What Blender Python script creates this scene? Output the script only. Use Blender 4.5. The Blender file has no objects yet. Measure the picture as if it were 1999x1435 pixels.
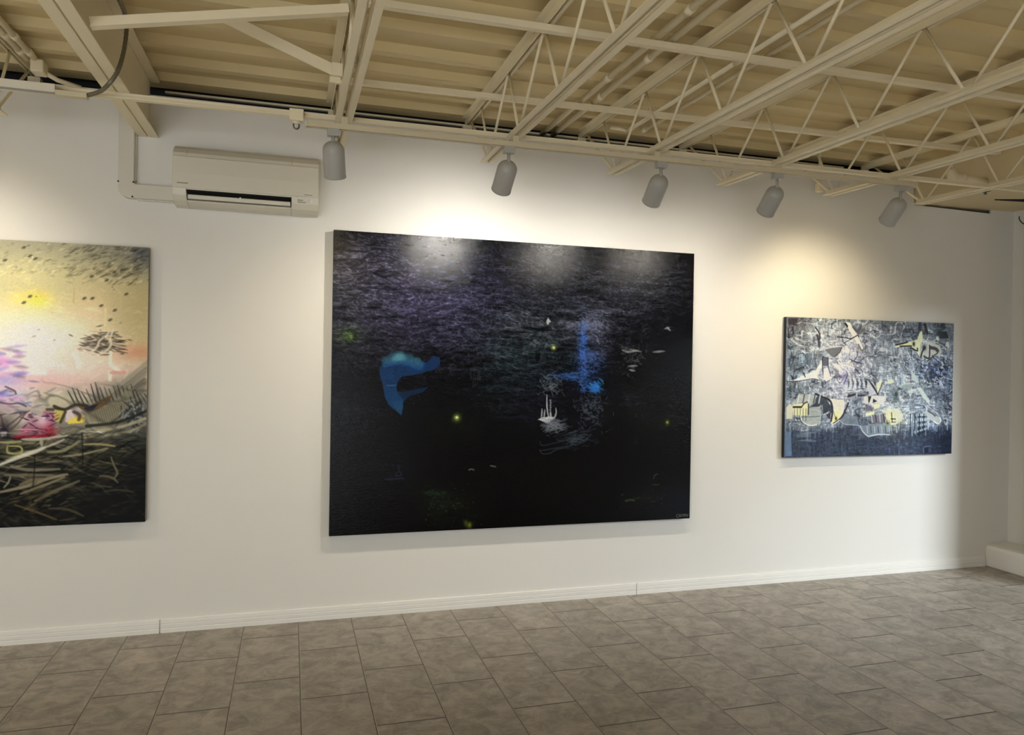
import bpy, bmesh, math, random
import numpy as np
from mathutils import Vector, Matrix

scene = bpy.context.scene
C = scene.collection

# ------------------------------------------------------------------ camera
def make_camera():
    f, yaw, pitch, roll, D, h = 1436.635, 0.291276, -0.004574, 0.01651, 4.549069, 1.552171
    cy, sy, cp, sp = math.cos(yaw), math.sin(yaw), math.cos(pitch), math.sin(pitch)
    fw = Vector((sy*cp, cy*cp, sp)); r = Vector((cy, -sy, 0)); u = r.cross(fw)
    cr, sr = math.cos(roll), math.sin(roll)
    r2 = cr*r + sr*u; u2 = -sr*r + cr*u
    cam = bpy.data.cameras.new('camera'); o = bpy.data.objects.new('camera', cam); C.objects.link(o)
    cam.sensor_fit = 'HORIZONTAL'; cam.sensor_width = 36.0; cam.lens = f/1999*36.0
    cam.clip_start = 0.05; cam.clip_end = 60
    m = Matrix((r2, u2, -fw)).transposed().to_4x4(); m.translation = Vector((0, -D, h))
    o.matrix_world = m
    scene.camera = o
make_camera()

# ------------------------------------------------------------------ world, daylight, exposure
world = bpy.data.worlds.new('world'); scene.world = world; world.use_nodes = True
world.node_tree.nodes['Background'].inputs[0].default_value = (0.75, 0.87, 1.0, 1)
world.node_tree.nodes['Background'].inputs[1].default_value = 0.02
vs = scene.view_settings
vs.view_transform = 'Standard'; vs.look = 'None'; vs.gamma = 1.0; vs.exposure = 0.34; vs.use_curve_mapping = False

def area(name, loc, rot, sx, sy, power, col):
    l = bpy.data.lights.new(name, 'AREA'); l.shape = 'RECTANGLE'; l.size = sx; l.size_y = sy
    l.energy = power; l.color = col
    o = bpy.data.objects.new(name, l); C.objects.link(o); o.location = loc; o.rotation_euler = rot
    return o
PI = math.pi
# daylight entering through the three windows of the right wall and the shop window behind the camera
SKYC = (0.86, 0.94, 1.0)
def aim(o, target):
    o.rotation_euler = (Vector(target)-o.location).to_track_quat('-Z', 'Y').to_euler(); return o
aim(area('sky_daylight', (8.3, -7.2, 3.7), (0, 0, 0), 2.6, 2.4, 620, SKYC), (4.0, 0.0, 0.7))
area('shop_window_daylight', (-1.8, -6.93, 0.95), (PI/2-0.12, 0, 0), 3.6, 1.6, 104, (0.90, 0.96, 1.0))

# ------------------------------------------------------------------ materials
def s2l(c):
    c = np.asarray(c, dtype=float)
    if c.max() > 1.0: c = c/255.0
    return np.where(c <= 0.04045, c/12.92, ((c+0.055)/1.055)**2.4)
def col4(c): return tuple(float(t) for t in s2l(c)) + (1.0,)
def mat(name, color, rough=0.5, metal=0.0, var=0.06, scale=6.0, bump=0.0, bscale=80.0, spec=0.5, coat=0.0):
    m = bpy.data.materials.new(name); m.use_nodes = True
    nt = m.node_tree; b = nt.nodes['Principled BSDF']
    b.inputs['Roughness'].default_value = rough; b.inputs['Metallic'].default_value = metal
    b.inputs['Specular IOR Level'].default_value = spec
    tc = nt.nodes.new('ShaderNodeTexCoord')
    n = nt.nodes.new('ShaderNodeTexNoise'); n.inputs['Scale'].default_value = scale; n.inputs['Detail'].default_value = 5
    nt.links.new(tc.outputs['Object'], n.inputs['Vector'])
    mx = nt.nodes.new('ShaderNodeMix'); mx.data_type = 'RGBA'
    c = np.array(col4(color)[:3])
    mx.inputs['A'].default_value = tuple(c*(1-var)) + (1,); mx.inputs['B'].default_value = tuple(np.minimum(c*(1+var), 1)) + (1,)
    nt.links.new(n.outputs['Fac'], mx.inputs['Factor']); nt.links.new(mx.outputs['Result'], b.inputs['Base Color'])
    if bump:
        n2 = nt.nodes.new('ShaderNodeTexNoise'); n2.inputs['Scale'].default_value = bscale; n2.inputs['Detail'].default_value = 3
        nt.links.new(tc.outputs['Object'], n2.inputs['Vector'])
        bp = nt.nodes.new('ShaderNodeBump'); bp.inputs['Strength'].default_value = bump; bp.inputs['Distance'].default_value = 0.002
        nt.links.new(n2.outputs['Fac'], bp.inputs['Height']); nt.links.new(bp.outputs['Normal'], b.inputs['Normal'])
    return m
def emit(name, color, strength):
    m = bpy.data.materials.new(name); m.use_nodes = True; nt = m.node_tree; b = nt.nodes['Principled BSDF']
    b.inputs['Base Color'].default_value = col4(color); b.inputs['Emission Color'].default_value = col4(color)
    b.inputs['Emission Strength'].default_value = strength
    return m
M = {}
M['wall'] = mat('white_wall_paint', (232, 229, 222), 0.75, var=0.015, scale=2.0, bump=0.12, bscale=180, spec=0.3)
M['charcoal'] = mat('charcoal_wall_paint', (52, 49, 47), 0.8, var=0.05, scale=3)
M['trim'] = mat('white_trim_paint', (236, 233, 226), 0.5, var=0.02, scale=5, bump=0.1, bscale=60)
M['cream'] = mat('cream_steel_paint', (236, 223, 190), 0.5, var=0.05, scale=5.0, bump=0.1, bscale=70)
M['deck'] = mat('cream_deck_paint', (214, 194, 146), 0.55, var=0.07, scale=3.5, bump=0.1, bscale=40)
M['soffit'] = mat('tan_soffit_paint', (222, 204, 164), 0.7, var=0.03, scale=2.0)
M['dark'] = mat('shaded_cavity_masonry', (26, 22, 18), 0.9, var=0.3, scale=6)  # near-black: shade of the unlit cavity put into its masonry colour
M['lamp'] = mat('grey_white_lamp_enamel', (172, 169, 161), 0.38, var=0.02)
M['lampin'] = mat('lamp_reflector', (225, 222, 214), 0.4, var=0.02)
M['track'] = mat('cream_track_enamel', (205, 192, 160), 0.45, var=0.03)
M['ac'] = mat('ivory_plastic', (222, 216, 198), 0.42, var=0.02)
M['acgrey'] = mat('grey_plastic', (150, 147, 140), 0.5, var=0.03)
M['black'] = mat('black_plastic', (14, 13, 12), 0.6, var=0.1)
M['mark'] = mat('grey_print', (158, 151, 134), 0.6, var=0.02)
M['duct'] = mat('ivory_duct_plastic', (220, 214, 200), 0.5, var=0.02)
M['cable'] = mat('armored_cable_steel', (120, 112, 92), 0.45, 0.3, var=0.2, scale=60)
M['steel'] = mat('bare_steel', (120, 116, 108), 0.4, 0.8, var=0.1)
M['wire'] = mat('black_wire', (25, 24, 23), 0.5)
M['canvas_dark'] = mat('black_canvas_edge', (20, 19, 21), 0.7, var=0.2, scale=20)
M['canvas_brown'] = mat('grey_canvas_edge', (120, 112, 100), 0.7, var=0.2, scale=8)
M['wood'] = mat('white_strip_paint', (222, 212, 190), 0.6, var=0.05, scale=10)
M['frame'] = mat('dark_bronze_frame', (60, 52, 45), 0.4, 0.5)
M['bulb'] = emit('lit_lamp_face', (255, 246, 230), 200.0)
M['bulb_bright'] = emit('bright_lamp_face', (255, 246, 230), 350.0)
M['bulb_warm'] = emit('warm_lamp_face', (255, 226, 160), 100.0)

def floor_material():
    m = bpy.data.materials.new('taupe_porcelain_tile'); m.use_nodes = True
    nt = m.node_tree; N = nt.nodes; L = nt.links; b = N['Principled BSDF']
    def math_(op, a, c=None):
        n = N.new('ShaderNodeMath'); n.operation = op
        for i, v in enumerate((a, c)):
            if v is None: continue
            if hasattr(v, 'links'): L.new(v, n.inputs[i])
            else: n.inputs[i].default_value = v
        return n.outputs[0]
    geo = N.new('ShaderNodeNewGeometry'); sep = N.new('ShaderNodeSeparateXYZ'); L.new(geo.outputs['Position'], sep.inputs[0])
    X, Y = sep.outputs[0], sep.outputs[1]
    u = math_('DIVIDE', math_('ADD', X, 1.1561+0.305*20), 0.305)
    cu = math_('FLOOR', u); fu = math_('FRACT', u)
    odd = math_('MODULO', cu, 2.0)
    off = math_('ADD', math_('MULTIPLY', odd, 0.805-1.055), 1.055+0.585*30)
    v = math_('DIVIDE', math_('ADD', Y, off), 0.585)
    cv = math_('FLOOR', v); fv = math_('FRACT', v)
    du = math_('MULTIPLY', math_('SUBTRACT', 0.5, math_('ABSOLUTE', math_('SUBTRACT', fu, 0.5))), 0.305)
    dv = math_('MULTIPLY', math_('SUBTRACT', 0.5, math_('ABSOLUTE', math_('SUBTRACT', fv, 0.5))), 0.585)
    d = math_('MINIMUM', du, dv)
    mr = N.new('ShaderNodeMapRange'); mr.interpolation_type = 'SMOOTHSTEP'
    L.new(d, mr.inputs['Value']); mr.inputs['From Min'].default_value = 0.0022; mr.inputs['From Max'].default_value = 0.0052
    tile = mr.outputs['Result']
    wn = N.new('ShaderNodeTexWhiteNoise'); wn.noise_dimensions = '2D'
    cmb = N.new('ShaderNodeCombineXYZ'); L.new(cu, cmb.inputs[0]); L.new(cv, cmb.inputs[1]); L.new(cmb.outputs[0], wn.inputs['Vector'])
    # each tile takes its own patch of the slate pattern
    sc = N.new('ShaderNodeVectorMath'); sc.operation = 'SCALE'; L.new(wn.outputs['Color'], sc.inputs[0]); sc.inputs['Scale'].default_value = 9.0
    add = N.new('ShaderNodeVectorMath'); add.operation = 'ADD'; L.new(geo.outputs['Position'], add.inputs[0]); L.new(sc.outputs[0], add.inputs[1])
    n1 = N.new('ShaderNodeTexNoise'); n1.inputs['Scale'].default_value = 9.0; n1.inputs['Detail'].default_value = 9; n1.inputs['Roughness'].default_value = 0.72; n1.inputs['Distortion'].default_value = 0.7
    L.new(add.outputs[0], n1.inputs['Vector'])
    mp = N.new('ShaderNodeMapping'); mp.inputs['Scale'].default_value = (12.0, 34.0, 1.0); mp.inputs['Rotation'].default_value = (0, 0, 0.35); L.new(add.outputs[0], mp.inputs['Vector'])
    n2 = N.new('ShaderNodeTexNoise'); n2.inputs['Scale'].default_value = 1.0; n2.inputs['Detail'].default_value = 6; n2.inputs['Roughness'].default_value = 0.7; n2.inputs['Distortion'].default_value = 1.2
    L.new(mp.outputs[0], n2.inputs['Vector'])
    r1 = N.new('ShaderNodeValToRGB'); L.new(n1.outputs['Fac'], r1.inputs[0])
    e = r1.color_ramp.elements; e[0].position = 0.36; e[0].color = col4((133, 126, 115)); e[1].position = 0.66; e[1].color = col4((180, 171, 159))
    r2 = N.new('ShaderNodeValToRGB'); L.new(n2.outputs['Fac'], r2.inputs[0])
    e = r2.color_ramp.elements; e[0].position = 0.55; e[0].color = (0, 0, 0, 1); e[1].position = 0.75; e[1].color = (1, 1, 1, 1)
    mx = N.new('ShaderNodeMix'); mx.data_type = 'RGBA'; L.new(math_('MULTIPLY', r2.outputs[0], 0.6), mx.inputs['Factor']); L.new(r1.outputs[0], mx.inputs['A']); mx.inputs['B'].default_value = col4((204, 196, 184))
    hs = N.new('ShaderNodeHueSaturation'); L.new(mx.outputs['Result'], hs.inputs['Color'])
    L.new(math_('ADD', math_('MULTIPLY', wn.outputs['Value'], 0.14), 0.93), hs.inputs['Value'])
    g = N.new('ShaderNodeMix'); g.data_type = 'RGBA'; L.new(tile, g.inputs['Factor']); g.inputs['A'].default_value = col4((74, 66, 56)); L.new(hs.outputs[0], g.inputs['B'])
    # the long joints show pale grout on one side, painted bevel shade on the other
    gl = N.new('ShaderNodeMapRange'); gl.interpolation_type = 'SMOOTHSTEP'; L.new(math_('MULTIPLY', fu, 0.305), gl.inputs['Value']); gl.inputs['From Min'].default_value = 0.0046; gl.inputs['From Max'].default_value = 0.0026
    g2 = N.new('ShaderNodeMix'); g2.data_type = 'RGBA'; L.new(math_('MULTIPLY', gl.outputs['Result'], 0.75), g2.inputs['Factor']); L.new(g.outputs['Result'], g2.inputs['A']); g2.inputs['B'].default_value = col4((186, 176, 160))
    L.new(g2.outputs['Result'], b.inputs['Base Color'])
    ro = N.new('ShaderNodeMapRange'); L.new(n1.outputs['Fac'], ro.inputs['Value']); ro.inputs['To Min'].default_value = 0.42; ro.inputs['To Max'].default_value = 0.6
    L.new(ro.outputs[0], b.inputs['Roughness'])
    h = math_('ADD', math_('MULTIPLY', tile, 1.0), math_('MULTIPLY', n2.outputs['Fac'], 0.35))
    bp = N.new('ShaderNodeBump'); bp.inputs['Strength'].default_value = 0.5; bp.inputs['Distance'].default_value = 0.003
    L.new(h, bp.inputs['Height']); L.new(bp.outputs[0], b.inputs['Normal'])
    return m
M['floor'] = floor_material()

# ------------------------------------------------------------------ helpers
def link(name, me, m, parent=None):
    o = bpy.data.objects.new(name, me); C.objects.link(o)
    if m is not None and me is not None and not me.materials: me.materials.append(m)
    if parent is not None: o.parent = parent
    return o
def obj(name, bm, m, parent=None, smooth=False, bevel=0.0):
    me = bpy.data.meshes.new(name)
    bmesh.ops.recalc_face_normals(bm, faces=bm.faces)
    bm.to_mesh(me); bm.free()
    if smooth:
        me.polygons.foreach_set('use_smooth', [True]*len(me.polygons))
    o = link(name, me, m, parent)
    if bevel:
        md = o.modifiers.new('bevel', 'BEVEL'); md.width = bevel; md.segments = 2; md.limit_method = 'ANGLE'
    return o
def tag(o, label=None, cat=None, group=None, kind=None):
    if label: o['label'] = label
    if cat: o['category'] = cat
    if group: o['group'] = group
    if kind: o['kind'] = kind
    return o
def thing(name, loc, label, cat, group=None):
    o = bpy.data.objects.new(name, None); o.empty_display_size = 0.1; C.objects.link(o); o.location = loc
    return tag(o, label, cat, group)
def box(bm, x0, x1, y0, y1, z0, z1):
    vs_ = [bm.verts.new(p) for p in ((x0,y0,z0),(x1,y0,z0),(x1,y1,z0),(x0,y1,z0),(x0,y0,z1),(x1,y0,z1),(x1,y1,z1),(x0,y1,z1))]
    for f in ((0,3,2,1),(4,5,6,7),(0,1,5,4),(1,2,6,5),(2,3,7,6),(3,0,4,7)): bm.faces.new([vs_[i] for i in f])
    return bm
def beam(bm, p0, p1, w, h, up=(0, 0, 1)):
    """rectangular bar from p0 to p1, w wide (sideways) and h high (along up), centred on the line"""
    p0, p1 = Vector(p0), Vector(p1); d = (p1-p0).normalized(); up = Vector(up)
    s = d.cross(up).normalized(); u = s.cross(d).normalized()
    vs_ = []
    for p in (p0, p1):
        for a, b in ((-1,-1),(1,-1),(1,1),(-1,1)): vs_.append(bm.verts.new(p + s*(a*w/2) + u*(b*h/2)))
    for f in ((0,1,2,3),(7,6,5,4),(0,4,5,1),(1,5,6,2),(2,6,7,3),(3,7,4,0)): bm.faces.new([vs_[i] for i in f])
    return bm
def tube(bm, pts, r, n=10, cap=True):
    pts = [Vector(p) for p in pts]; rings = []
    d0 = (pts[1]-pts[0]).normalized(); a = Vector((0,0,1)) if abs(d0.z) < 0.9 else Vector((1,0,0))
    s = d0.cross(a).normalized()
    for i, p in enumerate(pts):
        d = (pts[min(i+1, len(pts)-1)] - pts[max(i-1, 0)]).normalized()
        s = (s - d*s.dot(d)).normalized(); u = d.cross(s)
        rr = r[i] if isinstance(r, (list, tuple)) else r
        rings.append([bm.verts.new(p + (s*math.cos(2*PI*k/n) + u*math.sin(2*PI*k/n))*rr) for k in range(n)])
    for a_, b_ in zip(rings, rings[1:]):
        for k in range(n): bm.faces.new((a_[k], a_[(k+1) % n], b_[(k+1) % n], b_[k]))
    if cap: bm.faces.new(rings[0][::-1]); bm.faces.new(rings[-1])
    return bm
def lathe(bm, prof, n=28, cap0=False, cap1=False):
    """profile of (r, z) turned about the z axis"""
    rings = []
    for r, z in prof:
        if r < 1e-6: rings.append([bm.verts.new((0, 0, z))])
        else: rings.append([bm.verts.new((r*math.cos(2*PI*k/n), r*math.sin(2*PI*k/n), z)) for k in range(n)])
    for a_, b_ in zip(rings, rings[1:]):
        for k in range(n):
            k2 = (k+1) % n
            if len(a_) == 1 and len(b_) == 1: continue
            if len(a_) == 1: bm.faces.new((a_[0], b_[k2], b_[k]))
            elif len(b_) == 1: bm.faces.new((a_[k], a_[k2], b_[0]))
            else: bm.faces.new((a_[k], a_[k2], b_[k2], b_[k]))
    if cap0 and len(rings[0]) > 1: bm.faces.new(rings[0][::-1])
    if cap1 and len(rings[-1]) > 1: bm.faces.new(rings[-1])
    return bm
def prism(bm, poly, axis, a0, a1):
    """polygon extruded along an axis; poly gives the other two coordinates in cyclic order"""
    def P3(p, a):
        if axis == 'x': return (a, p[0], p[1])
        if axis == 'y': return (p[0], a, p[1])
        return (p[0], p[1], a)
    A = [bm.verts.new(P3(p, a0)) for p in poly]; B = [bm.verts.new(P3(p, a1)) for p in poly]
    bm.faces.new(A[::-1]); bm.faces.new(B)
    n = len(poly)
    for i in range(n): bm.faces.new((A[i], A[(i+1) % n], B[(i+1) % n], B[i]))
    return bm
def nb(): return bmesh.new()
def smooth_path(pts, n=8):
    P_ = [Vector(p) for p in pts]; out = []
    for i in range(len(P_)-1):
        p0, p1, p2, p3 = P_[max(i-1,0)], P_[i], P_[i+1], P_[min(i+2, len(P_)-1)]
        for k in range(n):
            t = k/n
            out.append(0.5*((2*p1)+(p2-p0)*t+(2*p0-5*p1+4*p2-p3)*t*t+(3*p1-p0-3*p2+p3)*t**3))
    out.append(P_[-1]); return out
def copy_tree(o, parent=None):
    c = o.copy(); C.objects.link(c)
    if parent is not None: c.parent = parent
    for ch in list(o.children): copy_tree(ch, c)
    return c

SL = 0.022                    # the roof falls 2.2 cm per metre away from the picture wall
def zr(z0, y): return z0 + SL*y
XL, XR, YB = -4.0, 5.58, -7.0

# ------------------------------------------------------------------ the room
tag(obj('floor', box(nb(), XL, XR+0.1, YB, 0.02, -0.06, 0.0), M['floor']), kind='structure')
bm = nb()
prism(bm, [(XL, 0), (XR+0.1, 0), (XR+0.1, 2.87), (5.345, 2.87), (5.34, 2.818), (4.572, 2.829), (4.566, 3.03), (XL, 3.03)], 'y', 0.0, 0.016)
tag(obj('wall_back', bm, M['wall']), kind='structure')
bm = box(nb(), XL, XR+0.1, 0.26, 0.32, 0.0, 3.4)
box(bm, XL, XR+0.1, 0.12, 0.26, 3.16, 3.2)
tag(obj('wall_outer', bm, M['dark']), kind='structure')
tag(obj('wall_left', box(nb(), XL-0.1, XL, YB, 0.3, 0, 3.3), M['wall']), kind='structure')
bm = nb()
for a in ((XL, -3.6, 0, 3.3), (0.0, XR, 0, 3.3), (-3.6, 0.0, 0, 0.3), (-3.6, 0.0, 2.4, 3.3)): box(bm, a[0], a[1], YB-0.1, YB, a[2], a[3])
tag(obj('wall_front', bm, M['charcoal']), kind='structure')
bm = nb()
box(bm, XR, XR+0.12, -0.95, 0.3, 0.0, 3.3); box(bm, XR, XR+0.12, YB, -4.75, 0.0, 3.3); box(bm, XR, XR+0.12, -4.75, -0.95, 2.25, 3.3); box(bm, XR, XR+0.12, -4.75, -0.95, 0.0, 0.2)
tag(obj('wall_right', bm, M['wall']), kind='structure')
tag(obj('unseen_wall_pier', box(nb(), 5.34, XR-0.0005, -0.92, -0.36, 0.0, 2.846), M['wall']), kind='structure')  # unseen pier, added to shade the right end of the back wall
bm = nb()
for yy in (-4.73, -2.87, -0.99): box(bm, XR+0.03, XR+0.07, yy, yy+0.03, 0.2, 2.25)
box(bm, XR+0.03, XR+0.07, -4.70, -0.99, 0.2, 0.24); box(bm, XR+0.03, XR+0.07, -4.70, -0.99, 2.21, 2.25)
tag(obj('window_1', bm, M['frame']), kind='structure')
bm = nb(); box(bm, -3.6, 0.0, YB-0.07, YB-0.03, 0.3, 0.36); box(bm, -3.6, 0.0, YB-0.07, YB-0.03, 2.34, 2.4); box(bm, -1.83, -1.77, YB-0.07, YB-0.03, 0.36, 2.34)
tag(obj('window_2', bm, M['frame']), kind='structure')
# low plaster kerb along the foot of the right wall
tag(obj('trim_1', prism(nb(), [(5.35, 0), (XR, 0), (XR, 0.185), (5.40, 0.175), (5.365, 0.165), (5.352, 0.14)], 'y', -0.36, -0.0005), M['trim'], bevel=0.004), kind='structure')
# reeded baseboard in three lengths, open joints between them
prof = [(0, 0), (-0.014, 0), (-0.014, 0.022), (-0.0125, 0.024), (-0.0125, 0.027), (-0.0135, 0.029), (-0.0135, 0.047), (-0.012, 0.049), (-0.012, 0.052), (-0.013, 0.054), (-0.011, 0.073), (0, 0.076)]
bm = nb()
for x0, x1 in ((XL, -0.694), (-0.686, 2.268), (2.273, 5.34)): prism(bm, prof, 'x', x0, x1)
tag(obj('baseboard_back', bm, M['trim']), kind='structure')

# corrugated roof deck
def deck_mesh():
    prof = []; pitch, lw, dp, sl = 0.28, 0.052, 0.046, 0.010
    y = 0.115 - 0.055
    far = [0.04 - pitch*k for k in range(27)]
    prof.append((0.12, 0.0))
    for f in far:
        a = f; b_ = f - lw
        prof += [(a + sl, dp) if f != far[0] else (0.118, 0.0), (a, 0.0), (a - lw*0.52, 0.0), (a - lw*0.52, 0.006), (a - lw*0.62, 0.006), (a - lw*0.62, 0.0), (b_, 0.0), (b_ - sl, dp)]
    prof = [p for i, p in enumerate(prof) if i == 0 or p != prof[i-1]]
    bm = nb(); lo = []; hi = []
    for yy, zz in prof:
        z = zr(3.115, yy) + zz
        lo.append((bm.verts.new((XL, yy, z)), bm.verts.new((4.585, yy, z))))
    for a_, b_ in zip(lo, lo[1:]): bm.faces.new((a_[0], a_[1], b_[1], b_[0]))
    return bm
o = obj('ceiling', deck_mesh(), M['deck']); tag(o, kind='structure')
md = o.modifiers.new('thick', 'SOLIDIFY'); md.thickness = 0.004; md.offset = 1
# smooth boxed soffit along the right side
tag(obj('ceiling_soffit', prism(nb(), [(4.58, 2.842), (XR, 2.85), (XR, 3.3), (4.58, 3.3)], 'y', YB, 0.1), M['soffit']), kind='structure')
tag(obj('trim_2', box(nb(), -0.72, 4.0, 0.10, 0.125, 3.082, 3.094), M['cream']), kind='structure')
# ------------------------------------------------------------------ open web steel joists
ZT, ZB = 3.078, 2.72          # undersides of the upper and lower chords at the wall
def chord(bm, y0, y1, z0, leg, gap, up):
    """two steel angles side by side; up=True: flanges at the bottom, legs standing up"""
    t = 0.005
    for s in (-1, 1):
        xa, xb = s*gap/2, s*(gap/2+leg)
        if up:
            fl = (0, t); lg = (0, leg)
        else:
            fl = (leg-t, leg); lg = (0, leg)
        for (p, q), (h0, h1) in (((xa, xb), fl), ((xa, s*(gap/2+t)), lg)):
            x0, x1 = min(p, q), max(p, q)
            vs_ = []
            for yy in (y0, y1):
                zz = zr(z0, yy)
                for x, h in ((x0,h0),(x1,h0),(x1,h1),(x0,h1)): vs_.append(bm.verts.new((x, yy, zz+h)))
            for f in ((0,1,2,3),(7,6,5,4),(0,4,5,1),(1,5,6,2),(2,6,7,3),(3,7,4,0)): bm.faces.new([vs_[i] for i in f])
    return bm
def make_joist():
    t = thing('roof_joist', (0, 0, 0), 'joist', 'joist', 'open web joists under the roof deck')
    bm = chord(nb(), YB+0.05, 0.10, ZT, 0.038, 0.016, False)
    obj('upper_chord', bm, M['cream'], t)
    bm = chord(nb(), YB+0.3, -0.43, ZB, 0.034, 0.014, True)
    obj('lower_chord', bm, M['cream'], t)
    seat = nb(); box(seat, -0.03, 0.03, 0.065, 0.11, 3.02, 3.08)
    obj('bearing_seat', seat, M['cream'], t)
    r = 0.0075
    def rod(y0, z0, y1, z1): obj('web_rod', tube(nb(), [(0, y0, z0), (0, y1, z1)], r, 8), M['cream'], t, smooth=True)
    tz = lambda y: zr(ZT, y)+0.004
    bz = lambda y: zr(ZB, y)+0.022
    rod(-0.45, bz(-0.45), -0.015, tz(0))                       # end diagonal up to the wall
    rod(-0.29, tz(-0.29), -0.482, bz(-0.48))
    for k in range(6):
        b0 = -0.487-0.575*k; t1 = -0.29-0.564*(k+1); b1 = -0.487-0.575*(k+1)
        rod(b0-0.016, bz(b0), t1+0.010, tz(t1))
        rod(t1-0.010, tz(t1), b1+0.016, bz(b1))
    return t

j0 = make_joist()
JOISTS = [(-1.37, 'cream open web steel joist at far left, beyond the deep steel beam'),
          (0.222, 'cream open web joist above the first spotlight, right of the air conditioner'),
          (1.062, 'cream open web joist whose lower chord crosses the track at the second spotlight'),
          (1.848, 'cream open web joist whose lower chord crosses the track at the third spotlight'),
          (2.610, 'cream open web joist whose lower chord crosses the track at the fourth spotlight'),
          (3.420, 'cream open web joist whose lower chord crosses the track at the fifth spotlight'),
          (4.172, 'cream open web joist alongside the boxed soffit, its end above the right corner')]
joists = []
for i, (x, lab) in enumerate(JOISTS):
    o = j0 if i == 0 else copy_tree(j0)
    o.location.x = x; o['label'] = lab; joists.append(o)

# deep steel beam bearing in the wall left of the air conditioner
t = thing('steel_beam', (-0.786, 0, 0), 'deep cream steel beam running into the wall left of the air conditioner', 'beam')
def sbox(bm, x0, x1, za, zb, y0=YB+0.05, y1=0.0):
    vs_ = []
    for yy in (y0, y1):
        for x, z in ((x0, za), (x1, za), (x1, zb), (x0, zb)): vs_.append(bm.verts.new((x, yy, z if False else z + SL*yy)))
    for f in ((0,1,2,3),(7,6,5,4),(0,4,5,1),(1,5,6,2),(2,6,7,3),(3,7,4,0)): bm.faces.new([vs_[i] for i in f])
    return bm
bm = nb()
for s in (-1, 1):
    a, b_ = sorted((s*0.004, s*0.054)); sbox(bm, a, b_, 2.79, 2.799)
obj('lower_flange', bm, M['cream'], t, bevel=0.002)
obj('web_plate', sbox(nb(), -0.005, 0.005, 2.799, 3.098), M['cream'], t)
bm = nb()
for s in (-1, 1):
    a, b_ = sorted((s*0.005, s*0.054)); sbox(bm, a, b_, 3.098, 3.109)
obj('upper_flange', bm, M['cream'], t, bevel=0.002)

# ------------------------------------------------------------------ bridging bars and braces
bm = nb()
beam(bm, (-3.6, -0.842, 2.7185), (4.5, -0.985, 2.7155), 0.005, 0.032); beam(bm, (-3.6, -0.857, 2.7045), (4.5, -1.0, 2.7015), 0.030, 0.005)
tag(obj('bridging_bar', bm, M['cream']), 'long cream steel angle running along the wall beside the lamp track', 'steel bar', 'bridging bars tying the joists')
bm = nb(); beam(bm, (0.262, -0.545, 3.040), (4.56, -0.715, 3.037), 0.034, 0.028)
tag(obj('bridging_bar', bm, M['cream']), 'flat cream bar tying the upper chords together, the one nearer the wall', 'steel bar', 'bridging bars tying the joists')
bm = nb(); beam(bm, (0.262, -1.492, 3.018), (4.56, -1.56, 3.016), 0.034, 0.028)
tag(obj('bridging_bar', bm, M['cream']), 'flat cream bar tying the upper chords together, farther out from the wall', 'steel bar', 'bridging bars tying the joists')
bm = nb(); beam(bm, (-0.728, -1.50, 2.775), (0.2, -1.50, 2.975), 0.036, 0.005, up=(0, 1, 0)); beam(bm, (-0.728, -1.482, 2.758), (0.2, -1.482, 2.958), 0.005, 0.036, up=(0, 1, 0))
bm.free(); bm = nb()
beam(bm, (-0.728, -1.50, 2.786), (0.2, -1.50, 2.980), 0.005, 0.034); beam(bm, (-0.728, -1.483, 2.771), (0.2, -1.483, 2.965), 0.036, 0.005)
tag(obj('brace', bm, M['cream']), 'cream diagonal brace rising right from the deep beam to the joist', 'brace', 'diagonal braces beside the deep beam')
t = thing('brace', (0.19, -1.0, 2.91), 'flat cream diagonal strap falling right to a bracket on the joist', 'brace', 'diagonal braces beside the deep beam')
obj('strap', beam(nb(), (-0.52, 0, 0.185), (-0.012, 0, 0.0), 0.006, 0.052), M['cream'], t)
bm = nb(); box(bm, -0.03, 0.02, -0.03, 0.03, -0.03, 0.03); box(bm, -0.04, 0.012, -0.012, 0.012, -0.058, -0.03)
obj('bracket', bm, M['cream'], t, bevel=0.003)

# ------------------------------------------------------------------ pipes under the deck
def pipe_run(name, x, y0, y1, r, label, group, clips=(), bend=None):
    t = thing(name, (x, 0, 3.085), label, 'conduit', group)
    pts = [(0, y0, SL*y0), (0, y1, SL*y1)]
    if bend: pts = [(bend, y0+0.02, SL*y0+0.012), (bend*0.5, y0+0.005, SL*y0+0.008)] + pts
    obj('tube', tube(nb(), pts, r, 12), M['cream'], t, smooth=True)
    for yc in clips:
        obj('coupling', tube(nb(), [(0, yc-0.025, SL*(yc-0.025)), (0, yc+0.025, SL*(yc+0.025))], r+0.004, 12), M['cream'], t, smooth=True)
    return t
G1 = 'ceiling conduits'
pipe_run('conduit', 1.573, 0.10, YB+0.2, 0.017, 'round cream conduit between the second and third spotlight joists, nearer the second', G1, (-0.98, -1.80))
pipe_run('conduit', 1.65, 0.10, YB+0.2, 0.017, 'round cream conduit between the second and third spotlight joists, nearer the third', G1, (-0.70, -1.28))
pipe_run('conduit', 2.075, -0.17, YB+0.2, 0.012, 'thin cream conduit just right of the third spotlight joist, left of its twin', G1, (-0.2, -1.40), bend=-0.12)
pipe_run('conduit', 2.167, -0.19, YB+0.2, 0.012, 'thin cream conduit between third and fourth spotlight joists, right of its twin', G1, (-0.22, -1.46))
for x, lab in ((-1.285, 'cream conduit at the far left ceiling edge, right one of a strapped pair'), (-1.325, 'cream conduit at the far left ceiling edge, left one of a strapped pair')):
    pipe_run('conduit', x, -0.22 if x > -1.3 else -0.2, -4.0, 0.015, lab, G1, (-0.3, -0.5))
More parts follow.
